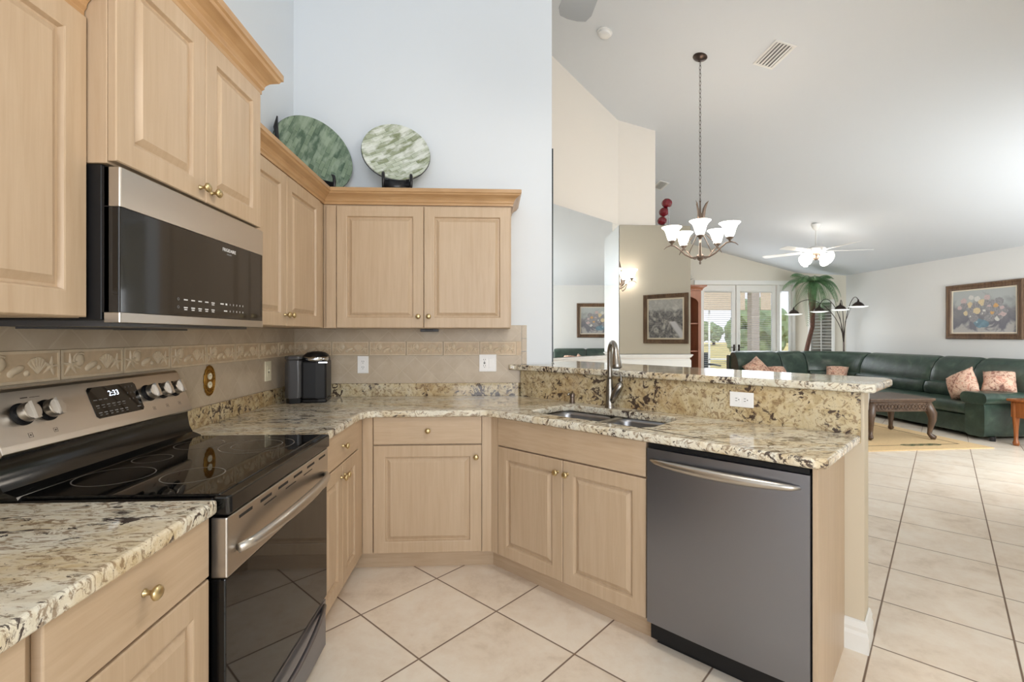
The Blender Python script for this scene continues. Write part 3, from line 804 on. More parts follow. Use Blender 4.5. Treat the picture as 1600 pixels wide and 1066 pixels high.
for k, ch in enumerate('12345'): text(m, ch, .009, F @ Tr(-1.53 + k * .022, 1.439, 0)); text(m, '67890'[k], .009, F @ Tr(-1.53 + k * .022, 1.415, 0))
m.box(-1.57, -1.55, 1.413, 1.417, 0, .0006, F)
m.build('keypad_print', M['white_print'], t)
m = MB()
for z in (1.437, 1.413): m.tube([(-1.815 + .004 * cos(a), z + .002 + .004 * sin(a), .0004) for a in [2 * pi * i / 10 for i in range(11)]], .0006, 4, F)
m.build('key_symbols', M['grey_print'], t)

# ------------------------------------------------------------ range
t = thing('range', 'freestanding electric range with black glass cooktop and stainless control panel', 'range', (.33, -1.664, 0))
y0, y1 = YS0 + .002, YS1 - .002
m = MB(); m.box(.03, .615, y0, y1, .03, .895); m.box(.05, .55, y0 + .03, y1 - .03, .0, .03); m.build('body', M['black_enamel'], t, bevel=.003)
m = MB(); m.box(.03, .63, y0, y1, .896, .912)
m.prism([(.63, y0), (.668, y0 + .0), (.672, y0 + .012), (.672, y1 - .012), (.668, y1), (.63, y1)], .868, .918)
m.build('cooktop_frame', M['black_enamel'], t, bevel=.006, segs=3)
cg = MB().box(.12, .64, y0 + .012, y1 - .012, .9125, .9205).build('cooktop', M['black_glass'], t, bevel=.002)
m = MB()
def ring(cx, cy, r, w=.0017):
    n = 64; vs = []; fs = []
    for i in range(n):
        a = 2 * pi * i / n
        vs += [(cx + (r - w) * cos(a), cy + (r - w) * sin(a), .9208), (cx + (r + w) * cos(a), cy + (r + w) * sin(a), .9208)]
    for i in range(n): j = (i + 1) % n; fs.append((2 * i, 2 * i + 1, 2 * j + 1, 2 * j))
    m.put(vs, fs)
for cx, cy, r in ((.47, -1.86, .08), (.25, -1.86, .095), (.47, -1.48, .125), (.47, -1.48, .085), (.25, -1.46, .08), (.22, -1.664, .055)): ring(cx, cy, r)
m.build('burner_rings', M['ring'], cg)
# back guard
m = MB(); X = Matrix(((1, 0, 0, 0), (0, 0, 1, 0), (0, 1, 0, 0), (0, 0, 0, 1)))
m.prism([(.028, .91), (.155, .91), (.15, .922), (.118, .935), (.105, .96), (.098, 1.0), (.098, 1.02), (.028, 1.02)], y0, y1, X)
m.build('back_guard', M['black_enamel'], t, smooth='auto')
m = MB(); m.prism([(.028, 1.0205), (.112, 1.0205), (.118, 1.028), (.112, 1.045), (.058, 1.178), (.048, 1.186), (.028, 1.186)], y0 - .0, y1, X)
cp = m.build('control_panel', M['steel'], t, bevel=.0015)
# face frame of the sloping panel: a = y, b = up the slope
sl = Vector((.058 - .112, 0, 1.178 - 1.045)); L_ = sl.length; sl.normalize(); nrm = Vector((sl.z, 0, -sl.x))
FC = Matrix(((0, sl.x, nrm.x, .112), (1, 0, 0, 0), (0, sl.z, nrm.z, 1.045), (0, 0, 0, 1)))
dp = MB(); dp.prism([(-1.738 + .008, .022), (-1.535 - .008, .022), (-1.535, .03), (-1.535, .118), (-1.543, .126), (-1.730, .126), (-1.738, .118), (-1.738, .03)], 0, .0016, FC)
dp = dp.build('display_panel', M['black_glass'], cp)
m = MB(); text(m, '2:33', .026, FC @ Tr(-1.64, .098, .0018)); m.build('clock', M['clock'], cp)
m = MB()
for k in range(3): m.box(-1.728 + k * .02, -1.714 + k * .02, .081, .084, .0016, .0019, FC)
for r_ in range(2):
    for k in range(6): m.box(-1.727 + k * .0215, -1.714 + k * .0215, .062 - r_ * .024, .065 - r_ * .024, .0016, .0019, FC); m.box(-1.725 + k * .0215, -1.716 + k * .0215, .055 - r_ * .024, .057 - r_ * .024, .0016, .0019, FC)
for k in range(9):
    text(m, str(k + 1), .008, FC @ Tr(-1.583 + (k % 3) * .015, .112 - (k // 3) * .022, .0017))
m.box(-1.564, -1.548, .036, .039, .0016, .0019, FC)
m.build('panel_print', M['grey_print'], cp)
for a, b in ((-1.957, .078), (-1.884, .078), (-1.488, .078), (-1.418, .078), (-1.348, .078)):
    X = FC @ Tr(a, b, 0)
    m = MB(); m.lathe([(.031, 0), (.031, .003), (.027, .006), (.0265, .012)], 28, X); k = m.build('knob', M['black_plastic'], t, smooth='auto')
    m = MB(); m.lathe([(.0255, .012), (.0262, .014), (.0255, .030), (.023, .032)], 28, X)
    m.prism([(-.0055, -.0245), (.0055, -.0245), (.0055, .0245), (-.0055, .0245)], .031, .042, X)
    m.build('knob_cap', M['steel'], k, smooth='auto')
for a in (-1.957, -1.884, -1.488, -1.418, -1.348):
    m = MB(); m.box(a - .006, a - .0052, .012, .024, .0, .0004, FC); m.box(a + .0052, a + .006, .012, .024, .0, .0004, FC); m.box(a - .006, a + .006, .0235, .0243, .0, .0004, FC); m.box(a - .006, a + .006, .0115, .0123, 0, .0004, FC)
    m.box(a - .002, a + .002, .016, .020, 0, .0004, FC); m.build('knob_mark', M['dark_print'], cp)
m = MB(); m.box(-1.945, -1.925, .121, .124, 0, .0004, FC); m.box(-1.92, -1.89, .121, .1225, 0, .0004, FC)
m.build('panel_mark', M['dark_print'], cp)
# oven door
X0, X1 = .622, .660
m = MB(); m.box(X0, X1, y0 + .002, y1 - .002, .25, .7045); od = m.build('oven_door', M['black_glass'], t, bevel=.004)
m = MB(); m.box(X0, X1 + .004, y0 + .002, y1 - .002, .7055, .862); tt = m.build('door_trim', M['steel'], od, bevel=.004)
F = Lf(X1 + .0042)
for k in range(6):
    a = y0 + .06 + k * .118; MB().box(a, a + .07, .838, .846, 0, .0008, F).build('vent_slot', M['slot'], od)
for k in range(3): MB().box(y0 + .2 + k * .15, y0 + .28 + k * .15, .822, .825, 0, .0008, F).build('vent_slot', M['slot'], od)
m = MB(); pts = []; rs = []
for i in range(17):
    s_ = i / 16; y = y0 + .045 + s_ * (y1 - y0 - .09); bow = sin(pi * s_)
    pts.append((X1 + .012 + .048 * bow ** .6, y, .765 + .012 * bow)); rs.append((.010 + .003 * bow, .013 + .007 * bow))
m.tube(pts, rs, 14, None, (0, 0, 1)); m.build('handle', M['steel'], od, smooth=True)
m = MB(); m.box(X0, X1 - .004, y0 + .002, y1 - .002, .045, .238); dr = m.build('drawer', M['steel_dw'], t, bevel=.004)
m = MB(); pts = []; rs = []
for i in range(17):
    s_ = i / 16; y = y0 + .03 + s_ * (y1 - y0 - .06); bow = sin(pi * s_)
    pts.append((X1 - .002 + .022 * bow ** .5, y, .222 - .035 * bow)); rs.append((.010, .009))
m.tube(pts, rs, 12, None, (0, 0, 1)); m.build('handle', M['steel_dw'], dr, smooth=True)

# ------------------------------------------------------------ dishwasher
t = thing('dishwasher', 'stainless steel dishwasher at the end of the peninsula', 'dishwasher', (*PT(1.24, .3), 0))
m = MB(); m.prism([PT(.945, .03), PT(1.543, .03), PT(1.543, .56), PT(.945, .56)], .03, .872); pbox(m, .96, 1.53, .06, .5, 0, .03)
m.build('body', M['black_plastic'], t)
F = FP
m = MB(); n = 12; vs = []
top = []
for i in range(n + 1):   # slightly bowed door, in a,c plane extruded in b
    s_ = i / n; a = .947 + s_ * .594; c = .012 + .006 * sin(pi * s_); top.append((a, c))
polyd = [(.947, -.028)] + top + [(1.541, -.028)]
X = F @ Matrix(((1, 0, 0, 0), (0, 0, 1, 0), (0, 1, 0, 0), (0, 0, 0, 1)))
m.prism(polyd, .118, .852, X); dd = m.build('door', M['steel_dw'], t, smooth='auto')
m = MB(); m.box(.949, 1.539, .854, .872, -.028, .004, F); m.build('control_strip', M['black_plastic'], t)
m = MB(); m.box(.955, 1.535, .02, .115, -.09, -.05, F); m.build('kick_plate', M['black_plastic'], t)
m = MB(); pts = []; rs = []
for i in range(21):
    s_ = i / 20; bow = sin(pi * s_); a = .968 + s_ * .545
    pts.append((a, .805 - .004 * bow, .018 + .036 * bow ** .5)); rs.append((.006 + .008 * bow ** .5, .006 + .013 * bow ** .5))
m.tube(pts, rs, 14, F, (0, 1, 0)); m.build('handle', M['steel'], dd, smooth=True)

# ------------------------------------------------------------ sink, faucet, soap
t = thing('sink', 'double-bowl stainless undermount sink in the peninsula counter', 'sink', (*PT(.55, .27), .68))
def bowl(t0, t1, w0, w1, depth):
    m = MB(); rings = []
    for ins, z, r in ((0, CZ0 - .001, .06), (.004, CZ0 - .02, .06), (.012, CZ0 - depth + .04, .05), (.03, CZ0 - depth + .008, .045), (.05, CZ0 - depth, .04)):
        rings.append([(x, y, z) for x, y in rrect(t0 + ins, t1 - ins, w0 + ins, w1 - ins, r)])
    n = len(rings[0]); vs = [v for r_ in rings for v in r_]; fs = []
    for k in range(len(rings) - 1):
        for j in range(n): a, b = k * n + j, k * n + (j + 1) % n; fs.append((a, b, b + n, a + n))
    fs.append(tuple(range((len(rings) - 1) * n, len(rings) * n)))
    m.put(vs, fs); b = m.build('bowl', M['steel_sink'], t, smooth='auto')
    s_ = b.modifiers.new('solid', 'SOLIDIFY'); s_.thickness = .002; s_.offset = 0
    m = MB(); X = Tr(*PT((t0 + t1) / 2, (w0 + w1) / 2), CZ0 - depth + .001); m.lathe([(.04, 0), (.04, .003), (.028, .003), (.024, -.0005)], 20, X, cap=False); m.build('drain', M['chrome'], b, smooth=True)
bowl(.203, .535, .088, .43, .19); bowl(.575, .897, .088, .452, .21)
m = MB(); m.box(.536, .574, .84, .8755, -.452, -.088, FP); m.build('divider', M['steel'], t, bevel=.003)

fx, fy = PT(.462, .502)
t = thing('faucet', 'brushed nickel gooseneck faucet with pull-down spray behind the sink', 'faucet', (fx, fy, CZ1))
dirv = Vector((.04, -1)).normalized(); z0 = CZ1 + .0005
hd = Vector((dirv.y * -1, dirv.x)).normalized() * 1   # to the right, seen from the sink
hd = Vector((.80, -.60)).normalized()
m = MB(); m.lathe([(.027, 0), (.027, .006), (.024, .012), (.0225, .05), (.021, .11), (.018, .14), (.0155, .165)], 24, Tr(fx, fy, z0)); m.build('base', M['nickel'], t, smooth='auto')
m = MB(); pts = [(fx, fy, z0 + .15 + .03 * k) for k in range(5)]; R = .058; top = z0 + .315
for i in range(13):
    a = pi * i / 12 * .93; q = R * (1 - cos(a)); pts.append((fx + dirv.x * q, fy + dirv.y * q, top + R * sin(a)))
m.tube(pts, [.0145] * 5 + [.0145 - .001 * min(i, 3) / 3 for i in range(13)], 16); m.build('spout', M['nickel'], t, smooth=True)
e = Vector(pts[-1]); d2 = (Vector(pts[-1]) - Vector(pts[-2])).normalized(); d2 = (d2 + Vector((0, 0, -.6))).normalized()
m = MB(); m.lathe([(.0145, -.008), (.018, .01), (.022, .035), (.0265, .070), (.028, .088), (.025, .094)], 24, along(e, d2)); sp = m.build('spray_head', M['nickel'], t, smooth='auto')
m = MB(); m.lathe([(.022, .094), (.022, .0965)], 20, along(e, d2)); m.build('nozzle', M['charcoal'], sp)
b0 = Vector((fx, fy, z0 + .025)); hdir = Vector((hd.x * .5, hd.y * .5, .85)).normalized()
m = MB(); m.tube([b0, b0 + hdir * .04, b0 + hdir * .09, b0 + hdir * .125, b0 + hdir * .14], [.020, .0215, .023, .020, .010], 16)
tip = b0 + hdir * .125; m.tube([tip, tip + Vector((.004, 0, .03)), tip + Vector((.002, 0, .055)), tip + Vector((-.002, 0, .075))], [(.012, .008), (.007, .004), (.006, .0035), (.005, .003)], 10)
m.build('handle', M['nickel'], t, smooth=True)
sx_, sy_ = PT(.20, .505)
t = thing('soap_dispenser', 'short nickel soap dispenser left of the faucet', 'soap dispenser', (sx_, sy_, CZ1))
m = MB(); m.lathe([(.019, 0), (.019, .004), (.015, .008), (.0135, .035), (.016, .038), (.016, .055), (.012, .062)], 20, Tr(sx_, sy_, z0)); m.build('pump', M['pewter'], t, smooth='auto')
m = MB(); m.tube([(sx_, sy_, z0 + .056), (sx_ - .025, sy_ - .03, z0 + .062), (sx_ - .034, sy_ - .042, z0 + .055)], [.0085, .007, .006], 10); m.build('nozzle', M['nickel'], t, smooth=True)

# ------------------------------------------------------------ coffee maker
t = thing('coffee_maker', 'black single-cup coffee maker in the corner of the counter', 'coffee maker', (.187, -.24, CZ1))
X = Tr(.187, -.235, CZ1 + .0005) @ Rz(radians(12))
m = MB(); m.prism([(-.02, -.115), (.07, -.125), (.125, -.11), (.13, .09), (-.02, .1)], .0, .022, X); m.prism([(-.02, -.115), (.06, -.12), (.12, -.105), (.128, .09), (-.02, .1)], .022, .255, X)
bd = m.build('body', M['black_plastic'], t, bevel=.012, segs=3)
m = MB(); m.prism([(-.118, -.09), (-.095, -.125), (-.03, -.13), (-.02, -.11), (-.02, .09), (-.118, .085)], .03, .265, X); m.build('water_tank', M['charcoal'], t, bevel=.012, segs=3)
m = MB(); m.prism([(-.112, -.085), (-.09, -.115), (-.03, -.12), (-.022, -.11), (-.022, .085), (-.112, .08)], 0, .03, X); m.build('tank_base', M['black_plastic'], t, bevel=.004)
m = MB(); m.prism([(-.12, -.09), (-.095, -.127), (-.03, -.132), (-.018, -.11), (-.018, .092), (-.12, .088)], .266, .288, X); m.build('tank_lid', M['charcoal'], t, bevel=.009, segs=3)
m = MB(); XX = X @ Tr(.05, -.012, .256); m.lathe([(.095, 0), (.094, .015), (.085, .035), (.062, .05), (.03, .056), (1e-5, .057)], 28, XX @ Matrix.Diagonal((.86, 1.12, 1, 1))); m.build('lid', M['black_plastic'], t, smooth=True)
m = MB()
hp = []
for i in range(13):
    a = radians(205 + 130 * i / 12); hp.append((.052 + .092 * cos(a) * .86, -.012 + .092 * sin(a) * 1.14, .268))
m.tube(hp, [(.006, .014)] * 13, 10, X, (0, 0, 1)); m.build('lid_handle', M['chrome'], t, smooth=True)
m = MB(); m.box(.075, .128, -.119, -.106, .242, .252, X); m.build('badge', M['chrome'], t, bevel=.002)

# ------------------------------------------------------------ plates on stands
def shell_mat(name, c0, c1, c2, rot, hi):
    t = NT(name); v = t.mp(t.obj(), (1, 1, 1), (0, 0, rot))
    b = t.n('TexBrick'); b.offset = .5; b.squash = 1
    b.inputs['Scale'].default_value = 1; b.inputs['Brick Width'].default_value = .075; b.inputs['Row Height'].default_value = .027; b.inputs['Bias'].default_value = .0
    b.inputs['Mortar Size'].default_value = .0009; b.inputs['Color1'].default_value = (*c0, 1); b.inputs['Color2'].default_value = (*c1, 1); b.inputs['Mortar'].default_value = (*c2, 1)
    t.l(v, b.inputs['Vector']); f = t.noise(t.mp(v, (9, 26, 9)), 1, 3)
    c = t.mix(t.ramp(f, [(.45, (0, 0, 0)), (.62, (.75, .75, .75))]), b.outputs['Color'], hi)
    t.bump(f, .5, .006)
    return t.setb(c, .12, spec=.6)
M['plate_green'] = shell_mat('green shell mosaic', lin(72, 96, 78), lin(128, 148, 124), lin(60, 78, 66), -1.15, lin(150, 168, 148))
M['plate_pale'] = shell_mat('pale shell mosaic', lin(128, 138, 104), lin(196, 204, 188), lin(100, 108, 92), -.6, lin(232, 236, 232))
M['stand_black'] = simple('black stand', (.008, .008, .01), .3)
def plate(loc, R, rz, tilt, mat, label, slabel, spread=.08, prong=None):
    # object axes kept local to the plate so its mosaic lies in its plane
    X = Tr(*loc) @ Rz(rz) @ Rx(radians(90) - tilt)
    me = MB(); me.lathe([(1e-5, -.012), (R * .4, -.010), (R * .8, .006), (R * .98, .018), (R, .020), (R * .985, .024), (R * .8, .012), (R * .4, -.003), (1e-5, -.006)], 64, Matrix.Identity(4), cap=False)
    o = me.build('decorative_plate', M[mat], smooth='auto'); o.matrix_world = X @ Tr(0, 0, 0); tag(o, label, 'plate')
    o.rotation_mode = 'XYZ'
    rim = MB(); rim.tube([(R * cos(a), R * sin(a), .022) for a in [2 * pi * i / 64 for i in range(65)]], .0028, 8)
    r_ = rim.build('rim', M['stand_black'], None, smooth=True); r_.parent = o; r_.location = (0, 0, .0192)
    o.location = X @ Vector((0, 0, 0))
    # stand: two side plates with hooked lips and a back rest
    bz = PZ + .0005
    st = thing('plate_stand', slabel, 'plate stand', (loc[0], loc[1], bz))
    Y = Tr(loc[0], loc[1], bz) @ Rz(rz)
    dep = R * sin(tilt)
    m = MB()
    for s in (-1, 1):
        m.tube([(s * spread, dep + .05 - 0, .008), (s * spread, -dep - .03, .010), (s * spread, -dep - .06, .035), (s * spread, -dep - .075, .08), (s * spread, -dep - .065, .12), (s * spread, -dep - .04, .135)], [(.008, .012)] * 3 + [(.010, .012), (.010, .010), (.007, .006)], 8, Y)
        m.tube([(s * spread, -dep - .0, .012), (s * spread * .8, dep + .035, .30)], .006, 8, Y)
        m.tube([(s * spread, dep + .05, .008), (s * spread * .8, dep + .035, .30)], .006, 8, Y)
    m.box(-spread, spread, -dep - .055, -dep - .035, .02, .085, Y); m.box(-spread, spread, -dep - .035, -dep + .02, .04, .085 - .012, Y); m.tube([(-spread * .8, dep + .035, .30), (spread * .8, dep + .035, .30)], .006, 8, Y)
    if prong: m.tube([(prong[0], prong[1], .01), (prong[0] - .0, prong[1], .26), (prong[0] - .012, prong[1], .36), (prong[0] - .004, prong[1], .43)], [.008, .010, .015, .004], 8, Y)
    m.build('rack', M['stand_black'], st, smooth=True)
PZ = UT + .0785
plate((.203, -.195, PZ + .262), .252, radians(43), radians(13), 'plate_green', 'large dark green shell-mosaic plate standing above the corner cabinets', 'black stand holding the larger dark green plate', .08, (-.225, -.03))
plate((.722, -.155, PZ + .292), .217, radians(14), radians(19), 'plate_pale', 'smaller pale green shell-mosaic plate on top of the back cabinet', 'black hooked stand holding the smaller pale plate', .085)
#@@LIV
# ------------------------------------------------------------ dining side
# mirrors
mt = .008
seg = Vector(sg); nb = Vector((seg.y, -seg.x)) # towards the dining room
def off(p, d): return (p[0] + nb.x * d, p[1] + nb.y * d)
a0_ = (C0[0] - 2.2 * sg[0], C0[1] - 2.2 * sg[1]); c0_ = (C0[0] - .012 * sg[0], C0[1] - .012 * sg[1])
m = MB(); m.prism([off(a0_, .013), off(c0_, .013), off(c0_, .013 + mt), off(a0_, .013 + mt)][::1], 1.0905, 2.72)
o = m.build('mirror_panel', M['mirror']); tag(o, 'large frameless mirror on the angled dining wall, from chair rail to ledge height', 'mirror')
m = MB(); m.box(2.965, 3.878, 2.619, 2.627, 1.0905, 2.72)
o = m.build('mirror_panel', M['mirror']); tag(o, 'mirror on the short straight wall, reflecting a garden painting and a lit sconce', 'mirror')
m = MB(); m.box(1.0, 1.829, .401, .408, 1.09, 2.79)
md = m.build('mirror_panel', M['mirror_edge']); tag(md, 'thin dark edge of a mirror showing behind the end of the kitchen wall', 'mirror')

def framed(name, F, a0, a1, b0, b1, fw, art, label, liner=.018, art_mat=None):
    c = F @ Vector(((a0 + a1) / 2, b0, 0)); t = thing(name, label, 'painting', tuple(c))
    m = MB()
    prof = [(0, 0), (0, .03), (.010, .038), (fw * .3, .038), (fw * .45, .028), (fw * .62, .028), (fw * .75, .034), (fw * .9, .03), (fw, .016), (fw, 0)]
    vs = []; fs = []
    for i, c_ in prof: vs += [(a0 + i, b0 + i, c_), (a1 - i, b0 + i, c_), (a1 - i, b1 - i, c_), (a0 + i, b1 - i, c_)]
    for k in range(len(prof) - 1):
        for j in range(4): p, q = k * 4 + j, k * 4 + (j + 1) % 4; fs.append((p, q, q + 4, p + 4))
    m.put(vs, fs, F); m.build('picture_frame', M['frame_wood'], t)
    m = MB(); i0, i1 = fw - .001, fw + liner
    for q in ((a0 + i0, a1 - i0, b0 + i0, b0 + i1), (a0 + i0, a1 - i0, b1 - i1, b1 - i0), (a0 + i0, a0 + i1, b0 + i1, b1 - i1), (a1 - i1, a1 - i0, b0 + i1, b1 - i1)): m.box(*q, .002, .015, F)
    m.build('liner', M['cream'], t)
    m = MB(); m.box(a0 + i1 - .002, a1 - i1 + .002, b0 + i1 - .002, b1 - i1 + .002, .002, .008, F); cv = m.build('canvas', art_mat, t)
    return t, cv
M['cream'] = simple('cream liner', lin(226, 218, 200), .6)
# garden painting: soft grey foliage with a pale path, procedural
t_ = NT('garden painting'); ob = t_.obj(); f1 = t_.noise(ob, 5.5, 6, .72, 1.2); f2 = t_.noise(ob, 20, 4, .7, .9)
c = t_.ramp(f1, [(.36, lin(40, 42, 50)), (.46, lin(90, 92, 100)), (.54, lin(150, 150, 150)), (.62, lin(214, 214, 210))])
c = t_.mix(.4, c, t_.ramp(f2, [(.35, lin(70, 72, 84)), (.6, lin(170, 168, 162))]))
s_ = t_.n('SeparateXYZ'); t_.l(ob, s_.inputs[0])
pth = t_.math('ADD', t_.math('MULTIPLY', t_.math('ABSOLUTE', t_.math('ADD', t_.math('SUBTRACT', s_.outputs[0], .07), t_.math('MULTIPLY', s_.outputs[2], .5))), 9), t_.math('MULTIPLY', t_.math('GREATER_THAN', s_.outputs[2], -.06), 3))
c = t_.mix(t_.ramp(pth, [(.3, (1, 1, 1)), (.6, (0, 0, 0))]), c, lin(206, 208, 214))
hz = t_.ramp(t_.math('ADD', t_.math('MULTIPLY', s_.outputs[2], 3.0), t_.math('MULTIPLY', f1, .4)), [(.55, (0, 0, 0)), (.8, (1, 1, 1))])
c = t_.mix(t_.math('MULTIPLY', hz, .55), c, lin(214, 216, 214))
M['art_garden'] = t_.setb(c, .5)
FWA = frame(3.6, -2.19, 0, -1, -1) @ Tr(0, 0, .0005)
framed('painting', FWA, -1.615 * sqrt(2), -.945 * sqrt(2), 1.16, 2.163, .085, None, 'grey garden painting in a brown frame, seen in the mirror behind the sink', .028, art_mat=M['art_garden'])
# flower painting ground
t_ = NT('flower painting'); ob = t_.obj(); s_ = t_.n('SeparateXYZ'); t_.l(ob, s_.inputs[0]); f1 = t_.noise(ob, 5, 5, .6, .8)
g = t_.ramp(t_.math('ADD', t_.math('MULTIPLY', s_.outputs[2], 1.0), t_.math('MULTIPLY', f1, .6)), [(.02, lin(176, 174, 172)), (.09, lin(112, 112, 122)), (.3, lin(130, 130, 134)), (.5, lin(176, 182, 182))])
M['art_flower'] = t_.setb(g, .5)
FR = frame(XR - .0005, 0, 0, 0, -1)
pt, cv = framed('painting', FR, -4.0, -2.89, 1.268, 2.112, .085, None, 'large flower still life in a brown frame above the sofa', art_mat=M['art_flower'])
random.seed(3)
def dabs(name, mat, pts):
    m = MB()
    for a, b, r, q in pts:
        n = 14; vs = [(a, b, .0105)] + [(a + r * cos(x) * (1 + .12 * sin(5 * x + q)), b + r * .9 * sin(x) * (1 + .12 * cos(4 * x + q)), .0085) for x in [2 * pi * i / n for i in range(n)]]
        m.put(vs, [(0, 1 + i, 1 + (i + 1) % n) for i in range(n)], FR)
    m.build(name, M[mat] if isinstance(mat, str) else mat, cv, smooth=True)
A_, B_ = -4.0 + .11, 1.268 + .11; WA, HB = 1.11 - .22, .844 - .22
def P_(u, v, r): return (A_ + u * WA, B_ + v * HB, r * WA, random.random() * 6)
lv = [P_(.15 + .7 * random.random(), .30 + .42 * random.random(), .045 + .03 * random.random()) for _ in range(26)]
dabs('painted_leaves', simple('painted leaves', lin(148, 147, 150), .6, nz=(40, .3)), lv)
dabs('painted_vase', simple('painted vase', lin(112, 140, 156), .5, nz=(12, .25)), [P_(.44, .21, .085), P_(.52, .2, .08)])
dabs('painted_vase_light', simple('painted vase light', lin(168, 190, 200), .5), [P_(.41, .23, .035)])
dabs('painted_flowers_pale', simple('pale blooms', lin(208, 208, 204), .6, nz=(60, .1)), [P_(.31, .84, .045), P_(.41, .80, .05), P_(.5, .45, .035), P_(.73, .31, .045), P_(.52, .50, .03), P_(.3, .38, .03)])
dabs('painted_flowers_cream', simple('cream blooms', lin(212, 196, 160), .6, nz=(60, .12)), [P_(.29, .66, .055), P_(.48, .70, .065), P_(.39, .52, .075), P_(.22, .46, .045)])
dabs('painted_flowers_gold', simple('golden blooms', lin(206, 164, 112), .6, nz=(60, .12)), [P_(.70, .63, .05), P_(.65, .42, .05)])
dabs('painted_flowers_pink', simple('pink blooms', lin(196, 176, 176), .6, nz=(60, .12)), [P_(.18, .76, .055), P_(.57, .82, .05), P_(.11, .6, .04), P_(.8, .44, .07), P_(.8, .55, .04), P_(.6, .62, .045)])

# sconce on the angled wall, seen in the mirror
X = FWA @ Tr(-.583 * sqrt(2), 0, 0); t = thing('wall_sconce', 'two-light wall sconce, lit, seen cut off at the left edge of the mirror', 'wall lamp', tuple(X @ Vector((0, 2.2, 0))))
m = MB(); m.lathe([(.06, 0), (.06, .006), (.04, .02), (.01, .03)], 20, X @ Tr(0, 2.45, 0)); m.build('wall_plate', M['pewter'], t, smooth='auto')
m = MB(); m.tube([(0, 2.45, .02), (-.012, 2.62, .06), (-.006, 2.78, .07), (.02, 2.93, .07)], [(.010, .006), (.022, .006), (.02, .006), (.004, .003)], 8, X); m.build('leaf', M['pewter'], t, smooth=True)
def bell(m, X, k=1.0):
    m.lathe([(.022 * k, 0), (.034 * k, .012 * k), (.045 * k, .045 * k), (.052 * k, .075 * k), (.066 * k, .105 * k), (.090 * k, .128 * k), (.087 * k, .129 * k), (.062 * k, .108 * k), (.048 * k, .075 * k), (.040 * k, .045 * k), (.03 * k, .014 * k), (1e-5, .006 * k)], 28, X, cap=False)
for sg_ in (-1, 1):
    m = MB(); m.tube([(0, 2.44, .02), (sg_ * .02, 2.32, .06), (sg_ * .07, 2.27, .09), (sg_ * .14, 2.31, .11), (sg_ * .19, 2.40, .12), (sg_ * .24, 2.41, .12)], [.010, .010, .010, .009, .008, .004], 8, X); ar = m.build('arm', M['pewter'], t, smooth=True)
    m = MB(); bell(m, X @ Tr(sg_ * .17, 2.42, .12) @ Rx(-pi / 2), 1.3); m.build('lamp_shade', M['shade'], ar, smooth=True)
#light('sconce_lamp', 'POINT', tuple(X @ Vector((0, 2.72, .25))), 5, (1, .82, .6), rad=.04)

# chandelier --------------------------------------------------------
cx, cy = 3.315, 1.096; ct = ceil_z(cx)
t = thing('chandelier', 'five-light bronze chandelier with lit bell shades on a long chain', 'chandelier', (cx, cy, 2.0))
nv = Vector((.26, 0, 1)).normalized()
m = MB(); X = along((cx, cy, ct - .0005), -nv); m.lathe([(.066, 0), (.066, .005), (.058, .014), (.035, .024), (.014, .03), (.010, .045), (1e-5, .05)], 28, X); m.build('canopy', M['bronze'], t, smooth='auto')
m = MB(); z = ct - .045; k = 0
while z > 2.60:
    X = Tr(cx, cy, z - .02) @ Rz(k * pi / 2 + .5)
    m.tube([(.0085 * cos(a), 0, .0225 * sin(a)) for a in [2 * pi * i / 10 for i in range(11)]], .0022, 5, X); z -= .037; k += 1
m.build('chain', M['bronze'], t, smooth=True)
zb = 1.995
m = MB(); m.lathe([(1e-5, zb), (.008, zb + .005), (.010, zb + .02), (.005, zb + .032), (.02, zb + .042), (.036, zb + .06), (.038, zb + .075), (.028, zb + .092), (.012, zb + .10), (.009, zb + .3), (.012, zb + .36), (.022, zb + .39), (.03, zb + .43), (.026, zb + .47), (.010, zb + .49), (.006, zb + .6), (.004, zb + .605)], 20, Tr(cx, cy, 0)); m.build('column', M['pewter'], t, smooth=True)
base_a = atan2(-3.286 - cy, 1.337 - cx)
for k in range(3):
    a = base_a + pi / 2 + k * 2 * pi / 3
    m = MB(); X = Tr(cx, cy, zb) @ Rz(a)
    m.tube([(.02, 0, .40), (.028, 0, .46), (.036, 0, .52), (.055, 0, .57), (.075, 0, .595)], [(.006, .012), (.005, .016), (.005, .015), (.004, .01), (.001, .001)], 8, X); m.build('leaf', M['pewter'], t, smooth=True)
for k in range(5):
    a = base_a + k * 2 * pi / 5; X = Tr(cx, cy, zb) @ Rz(a)
    m = MB(); m.tube([(.025, 0, .07), (.08, 0, .065), (.14, 0, .095), (.19, 0, .145), (.235, 0, .178), (.275, 0, .182), (.31, 0, .168), (.335, 0, .145)], [.008, .008, .0075, .007, .007, .0065, .005, .003], 10, X)
    m.tube([(.012, 0, .30), (.06, 0, .27), (.12, 0, .2), (.17, 0, .135)], .004, 8, X)
    m.lathe([(.008, .185), (.012, .2), (.03, .215), (.034, .225), (.028, .228)], 16, X @ Tr(.262, 0, 0)); arm = m.build('arm', M['pewter'], t, smooth='auto')
    m = MB(); bell(m, X @ Tr(.262, 0, .224), 1.02); m.build('lamp_shade', M['shade'], arm, smooth=True)
#light('chandelier_lamp', 'POINT', (cx, cy, 2.62), 9, (1, .80, .58), rad=.12)

